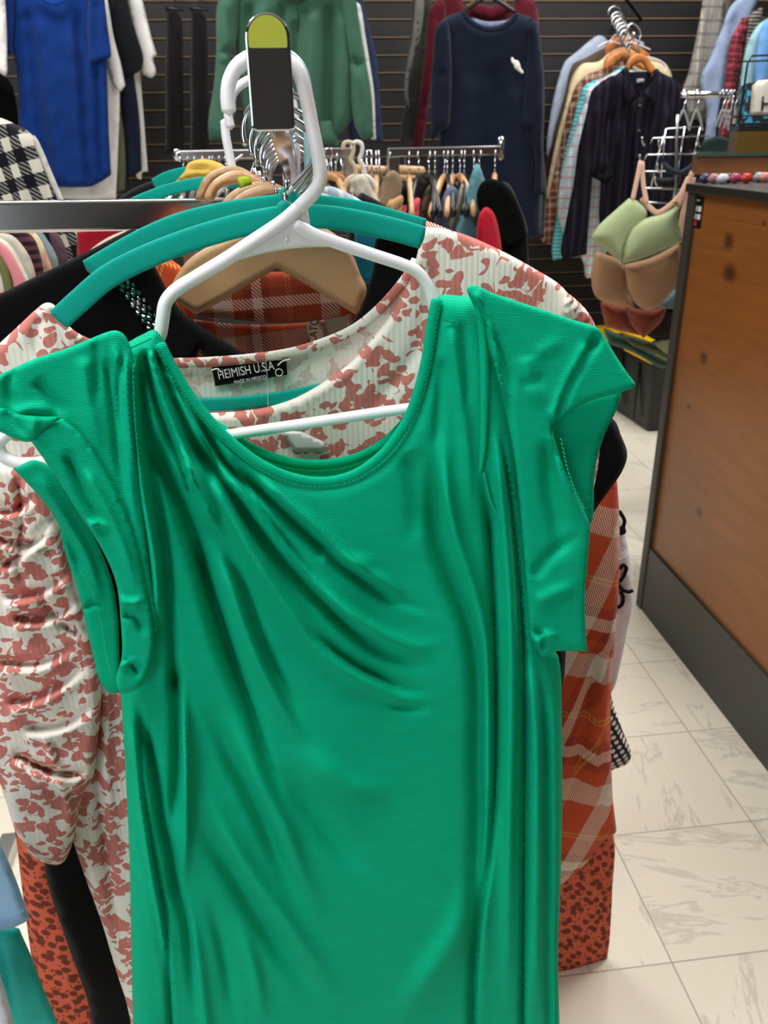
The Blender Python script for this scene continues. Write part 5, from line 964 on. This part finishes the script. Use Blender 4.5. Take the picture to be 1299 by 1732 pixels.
# ================================================================== GREEN DRESS
GP = Plane(560, 800, .555, 3)
t = Thing('green_dress', 'emerald green jersey dress with cap sleeves, frontmost on the white hanger', 'dress', GP)
DKG = GREEN
def A(*p): return list(p)
z3 = lambda L: [(220+x/2.03, 700+y/2.03) for x, y in L]
z2 = lambda L: [(x/2.95, 1200+y/2.95) for x, y in L]
z1 = lambda L: [(x/2.95, 720+y/2.95) for x, y in L]
z4 = lambda L: [(220+x/1.755, 1200+y/1.755) for x, y in L]
FD = [
 # strong diagonal valleys from the left shoulder
 (z3([(60, 40), (120, 200), (190, 340), (240, 480), (300, 700), (350, 850), (430, 1050), (500, 1218)]), 13, -.017, 16),
 (z3([(250, 330), (320, 480), (380, 600), (450, 790), (540, 970), (620, 1110)]), 11, -.012, 14),
 (z3([(200, 60), (260, 140), (400, 350), (520, 500), (640, 620), (760, 740), (880, 820), (1000, 862), (1090, 860)]), 10, -.013, 12),
 (z3([(330, 140), (420, 240), (520, 330), (640, 440), (760, 540), (880, 620), (1000, 672), (1060, 690)]), 9, -.011, 11),
 (z3([(560, 690), (640, 770), (760, 855), (860, 905), (960, 952), (1050, 955)]), 9, -.008, 10),
 (z3([(850, 985), (950, 1010), (1050, 1000)]), 8, -.003),
 # ridges
 (z3([(150, 80), (230, 240), (290, 400), (350, 580), (420, 780), (500, 960), (580, 1110), (650, 1218)]), 12, .011, 12),
 (z3([(210, 120), (320, 290), (420, 480), (560, 690), (700, 850), (850, 940), (1000, 990), (1090, 970)]), 12, .010, 12),
 (z3([(300, 160), (430, 330), (560, 505), (700, 645), (840, 745), (980, 800), (1110, 790)]), 11, .011, 11),
 (z3([(430, 200), (520, 290), (640, 390), (760, 510), (880, 590), (960, 680), (1060, 720)]), 10, .007, 10),
 (z3([(650, 480), (760, 510), (860, 520)]), 12, .004),
 # right verticals
 (z3([(1040, 120), (1042, 260), (1052, 420), (1100, 570), (1170, 740), (1198, 950), (1195, 1218)])+[(812, 1400), (800, 1600), (790, 1760)], 10, -.013, 15),
 (z3([(1080, 60), (1085, 240), (1120, 420), (1180, 600), (1225, 800), (1230, 1000)])+[(828, 1330), (820, 1500), (815, 1760)], 9, .009, 9),
 ([(815, 800), (826, 862), (836, 1045), (838, 1291), (828, 1450), (805, 1600), (800, 1760)], 4, -.014, 8, (.1, 0)),
 ([(835, 700), (852, 860), (862, 1000), (866, 1150), (862, 1400), (858, 1760)], 9, .010),
 ([(845, 720), (868, 880), (884, 1050), (888, 1200), (887, 1400), (884, 1760)], 3.5, -.013, 5, (.1, 0)),
 ([(890, 1100), (905, 1200), (908, 1400), (905, 1760)], 10, .010),
 ([(915, 1130), (922, 1250), (925, 1400), (930, 1760)], 5, -.010, 5, (.2, 0)), ([(935, 1120), (940, 1300), (941, 1500), (940, 1760)], 5, .006, 5, (.2, 0)),
 # left verticals
 (z2([(600, 0), (680, 250), (700, 500), (760, 900), (820, 1200), (840, 1571), (842, 1700)]), 10, .010),
 (z2([(700, 0), (750, 200), (790, 400), (810, 560), (850, 720), (880, 900), (930, 1050), (960, 1300), (990, 1600)]), 7, -.014, 9),
 (z2([(900, -200), (920, 100), (930, 400), (925, 700), (905, 950)]), 7, .012, 5),
 (z2([(870, -250), (880, 0), (880, 300), (860, 560), (850, 740)]), 8, -.010),
 (z2([(640, 200), (690, 560), (740, 850), (790, 1100), (830, 1400), (835, 1700)]), 6, -.007),
 # lower diagonals
 (z2([(960, 420), (1010, 560), (1150, 800), (1299, 1050)])+[(500, 1640), (560, 1710)], 13, -.010, 18),
 (z2([(990, 300), (1100, 560), (1250, 820)])+[(470, 1540), (540, 1640), (600, 1720)], 16, .008),
 ([(345, 1180), (390, 1280), (440, 1380), (480, 1470), (530, 1560)], 12, -.009, 14),
 ([(385, 1180), (430, 1300), (480, 1400), (520, 1500), (560, 1580)], 15, .008),
 ([(500, 1250), (560, 1310), (610, 1340), (680, 1345)], 22, .006),
 ([(480, 1280), (520, 1360), (590, 1450), (640, 1500)], 18, -.006),
 ([(660, 1740), (720, 1660), (780, 1560), (800, 1450)], 22, .006),
 ([(400, 1560), (430, 1640), (450, 1740)], 10, .005), ([(350, 1500), (380, 1620), (400, 1740)], 10, -.006),
 # left shoulder gathers
 ([(243, 590), (262, 680), (285, 740), (312, 800), (324, 850)], 6, -.010, 5, (.05, .1)), ([(252, 590), (280, 680), (305, 745), (322, 800), (330, 840)], 6, .009, 7, (.05, .1)),
 ([(262, 590), (300, 690), (345, 785), (372, 850)], 6, -.008, 6, (.05, .2)), ([(275, 600), (318, 700), (362, 780), (410, 850)], 7, .007, 7, (.05, .2)),
 ([(282, 610), (330, 705), (385, 790), (430, 840)], 5, -.006, 5, (.05, .2)),
 ([(225, 600), (228, 700), (240, 820), (262, 950), (268, 1060)], 7, .010, 7, (.05, .1)), ([(235, 600), (246, 700), (262, 820), (282, 950), (290, 1080), (296, 1200)], 7, -.010, 8, (.05, .1)),
 ([(215, 700), (226, 850), (244, 960), (250, 1030)], 6, -.010),
 ([(300, 640), (350, 730), (410, 820), (470, 900), (540, 985), (600, 1040)], 4.5, -.007, 8, (.05, .3)), ([(330, 905), (352, 985), (380, 1060), (404, 1140), (425, 1200), (455, 1290), (490, 1380)], 5, -.010, 9, (.1, .3)), ([(236, 1180), (240, 1320), (262, 1460), (280, 1560), (290, 1740)], 4, -.008, 5, (.1, 0)), ([(300, 1500), (330, 1600), (350, 1740)], 9, .005, 9, (.2, 0)),
 # right upper
 ([(760, 540), (775, 640), (790, 760), (800, 900)], 9, .004), ([(745, 600), (742, 700), (735, 780)], 8, -.004), ([(780, 540), (790, 640), (790, 720)], 6, -.003), ([(690, 760), (705, 850), (700, 930)], 16, -.004),
]
FD = [(f[0], f[1]*1.05, f[2]*1.35, (f[3] if len(f) > 3 else f[1]*1.05), (f[4] if len(f) > 4 else ((.4, .45) if f[0][0][1] > 1020 and f[0][0][0] > 300 and f[0][-1][0] < 805 else (.12, .4)))) for f in FD]
t.cloth('front_panel', [(205, 588), (222, 576), (240, 566), (262, 558), (276, 575), (290, 604), (310, 643), (335, 680), (365, 716), (400, 750), (440, 780), (480, 800), (520, 810), (560, 811), (600, 801), (640, 776), (672, 742), (695, 703), (712, 655), (724, 600), (731, 545), (737, 508), (745, 499), (775, 500), (802, 505), (818, 530), (845, 600), (870, 700), (885, 850), (905, 1000), (925, 1085), (945, 1112), (950, 1200), (951, 1350), (948, 1500), (944, 1620), (948, 1790), (226, 1790), (222, 1600), (219, 1450), (212, 1300), (206, 1200), (204, 1150), (218, 1060), (222, 950), (208, 820), (196, 700)],
        GREEN, t=.018, step=5.5, rim=34, folds=FD, noise=.0015, nsc=150)
# neckband, raised strip that follows the neckline
nb_ = [(276, 580), (292, 612), (316, 652), (342, 688), (372, 722), (408, 755), (445, 781), (484, 799), (522, 808), (560, 808), (598, 797), (634, 773), (664, 740), (687, 702), (704, 655), (717, 600), (725, 545), (733, 506)]
def shift(P, d):
    P = np.array(P, float); T = np.gradient(P, axis=0); T /= np.linalg.norm(T, axis=1)[:, None]; return [(p[0]-tt[1]*d, p[1]+tt[0]*d) for p, tt in zip(P, T)]
t.ribbon('neckband', shift(nb_, 6), .0078, .0042, GREEN, base=.0155)
t.stitches('stitching', shift(nb_, 14), fabric('#0cb487'), .0185, .0016, .0014, .00028)
# back of the neckline
t.cloth('back_panel', [(318, 690), (345, 700), (380, 722), (420, 748), (460, 766), (505, 777), (550, 778), (600, 768), (645, 745), (680, 712), (700, 680), (715, 620), (738, 560), (745, 700), (745, 900), (560, 900), (380, 870), (330, 760)], GREEN, base=-.028, t=.003, step=8, rim=12)
t.ribbon('back_neckband', [(335, 700), (380, 728), (420, 754), (460, 772), (505, 783), (550, 784), (600, 774), (645, 751), (682, 716), (705, 675)], .0065, .004, GREEN, base=-.024)
t.stitches('stitching', [(400, 755), (440, 776), (480, 790), (520, 796), (560, 795), (600, 787), (640, 768), (672, 742)], fabric('#0fc090'), -.0215, .0014, .0012, .0003)
# right sleeve
sf = [([(1012, 560), (985, 610), (958, 660), (938, 722)], 10, -.010, 4, (.1, 0)), ([(1000, 580), (965, 650), (935, 715)], 12, .005, 12, (.1, .1)),
      ([(800, 530), (830, 600), (848, 700), (860, 820), (872, 950), (882, 1080)], 7, .006), ([(812, 520), (838, 590), (858, 680), (866, 760), (876, 880)], 5, -.007, 6, (0, .1)), ([(806, 500), (832, 560), (845, 640), (855, 720)], 5, .007, 5, (0, .1)), ([(822, 545), (846, 610), (862, 690)], 4, .004), ([(832, 560), (858, 620), (870, 680)], 4, -.004),
      ([(935, 730), (948, 790), (975, 850), (995, 890)], 9, .006), ([(930, 740), (930, 820), (945, 900), (960, 960)], 14, -.008), ([(905, 600), (960, 570)], 12, .002), ([(880, 650), (930, 640)], 10, -.002), ([(900, 980), (930, 940), (985, 900)], 10, -.004), ([(905, 1020), (950, 1000), (985, 990)], 12, .004), ([(905, 1090), (925, 1075), (950, 1080)], 6, .006), ([(905, 1060), (920, 1085), (915, 1110)], 5, -.006), ([(890, 600), (905, 660), (935, 690)], 14, .003)]
t.cloth('right_sleeve', [(790, 492), (793, 484), (804, 482), (830, 494), (870, 508), (920, 524), (970, 541), (1008, 553), (1020, 566), (1042, 602), (1062, 632), (1075, 652), (1058, 661), (1035, 668), (1005, 676), (975, 690), (952, 705), (936, 726), (944, 762), (958, 800), (976, 840), (992, 872), (998, 890), (995, 940), (990, 1000), (990, 1060), (993, 1102), (960, 1101), (935, 1103), (918, 1112), (908, 1098), (898, 1085), (892, 1020), (885, 930), (876, 830), (862, 730), (845, 650), (828, 590), (812, 535), (798, 510)],
        GREEN, base=.022, t=.003, step=5.5, rim=10, folds=sf, noise=.001, nsc=120)
t.cloth('sleeve_inside', [(930, 700), (1000, 672), (1050, 655), (1050, 672), (1042, 695), (1020, 742), (1006, 800), (1002, 880), (985, 900), (950, 820)], GREEN, base=.004, t=.003, step=8, rim=8)
t.stitches('stitching', [(948, 742), (958, 790), (972, 830), (990, 865)], fabric('#35cda2'), .034, .0022, .0012, .0004, zig=.001)
t.stitches('stitching', [(1068, 640), (1040, 652), (1010, 662), (985, 672)], fabric('#009a70'), .0305, .0018, .0012, .0003)
t.stitches('stitching', [(982, 905), (976, 960), (972, 1020), (972, 1098)], fabric('#0aa87c'), .0305, .0016, .0012, .0003)
# shoulder seam piping at right
t.tube('shoulder_seam', [(800, 500), (812, 530), (818, 600), (819, 680), (817, 760), (812, 800)], [.0022, .003, .003, .003, .0025, .0012], GREEN, base=.021, n=8)
t.tube('armhole_seam', [(818, 800), (830, 850), (856, 900), (866, 960)], .0012, GREEN, base=.0205, n=6)
t.stitches('stitching', [(748, 540), (775, 548), (800, 546)], fabric('#008a64'), .0195, .003, .0003, .0005)
# left sleeve
lf = [([(190, 570), (205, 640), (212, 720), (222, 820), (236, 930)], 6, .006), ([(178, 600), (190, 690), (200, 780), (218, 860)], 6, -.006), ([(140, 600), (150, 680), (175, 770)], 12, .004), ([(60, 640), (100, 690), (120, 705)], 10, -.004), ([(20, 700), (60, 690), (100, 700)], 8, .004), ([(205, 600), (200, 660), (206, 760)], 4, -.006), ([(215, 590), (216, 660), (224, 760), (236, 860)], 4, .006), ([(20, 620), (15, 660), (30, 700)], 9, -.004), ([(160, 570), (165, 620), (160, 700)], 7, -.003)]
t.cloth('left_sleeve', [(-70, 665), (-20, 642), (20, 624), (60, 606), (110, 590), (150, 574), (180, 562), (196, 559), (210, 566), (222, 590), (232, 640), (236, 740), (242, 850), (252, 960), (268, 1050), (262, 1075), (242, 1010), (216, 945), (195, 880), (165, 825), (130, 772), (98, 730), (88, 720), (70, 732), (52, 746), (30, 742), (0, 728), (-70, 715)], GREEN, base=.022, t=.0035, step=5.5, rim=10, folds=lf, noise=.001, nsc=100)
t.cloth('left_sleeve_hem', [(50, 742), (78, 722), (106, 708), (130, 728), (153, 757), (183, 806), (211, 862), (233, 930), (248, 1000), (259, 1060), (257, 1115), (240, 1158), (222, 1170), (204, 1172), (196, 1150), (206, 1110), (204, 1050), (196, 985), (170, 925), (128, 860), (90, 800)], GREEN, base=.028, t=.003, step=5.5, rim=7,
        folds=[([(110, 760), (150, 850), (195, 920)], 9, -.007), ([(140, 790), (180, 860), (215, 940), (235, 1020)], 8, .005), ([(140, 900), (165, 885), (190, 900)], 6, .006), ([(200, 1015), (225, 1020), (245, 1010)], 6, .005), ([(205, 1040), (230, 1045), (245, 1080)], 6, -.005), ([(205, 1115), (225, 1125), (235, 1150)], 5, -.006), ([(200, 1130), (215, 1120), (235, 1120)], 5, .006)])
t.cloth('left_sleeve_cuff', [(-70, 700), (-20, 694), (4, 690), (30, 700), (66, 704), (106, 705), (90, 716), (70, 732), (52, 747), (28, 744), (0, 731), (-70, 720)], GREEN, base=.031, t=.0022, step=5.5, rim=6, noise=.0012, nsc=40, folds=[([(8, 690), (30, 720), (50, 744)], 6, -.003), ([(60, 706), (54, 740)], 8, .003)])
t.cloth('left_sleeve_back', [(22, 792), (60, 778), (95, 800), (130, 862), (165, 920), (190, 985), (200, 1050), (202, 1110), (205, 1172), (185, 1172), (168, 1150), (158, 1110), (146, 1060), (132, 1000), (112, 940), (96, 882), (62, 835)], GREEN, base=-.004, t=.003, step=5.5, rim=8,
        folds=[([(60, 800), (100, 860), (150, 950), (175, 1050)], 9, .006), ([(100, 900), (125, 930), (140, 980)], 7, -.004), ([(140, 1030), (160, 1020), (180, 1030)], 5, -.005)])
t.stitches('stitching', [(130, 955), (155, 1000), (170, 1050), (180, 1110), (188, 1140)], fabric('#35cda2'), .0035, .0016, .0014, .00035)
t.stitches('stitching', [(96, 735), (115, 780), (140, 825), (165, 860)], fabric('#009a70'), .0245, .0022, .0014, .0003, zig=.0012)
t.stitches('stitching', [(218, 590), (236, 582), (258, 572)], fabric('#008a64'), .0195, .002, .0003, .0005)
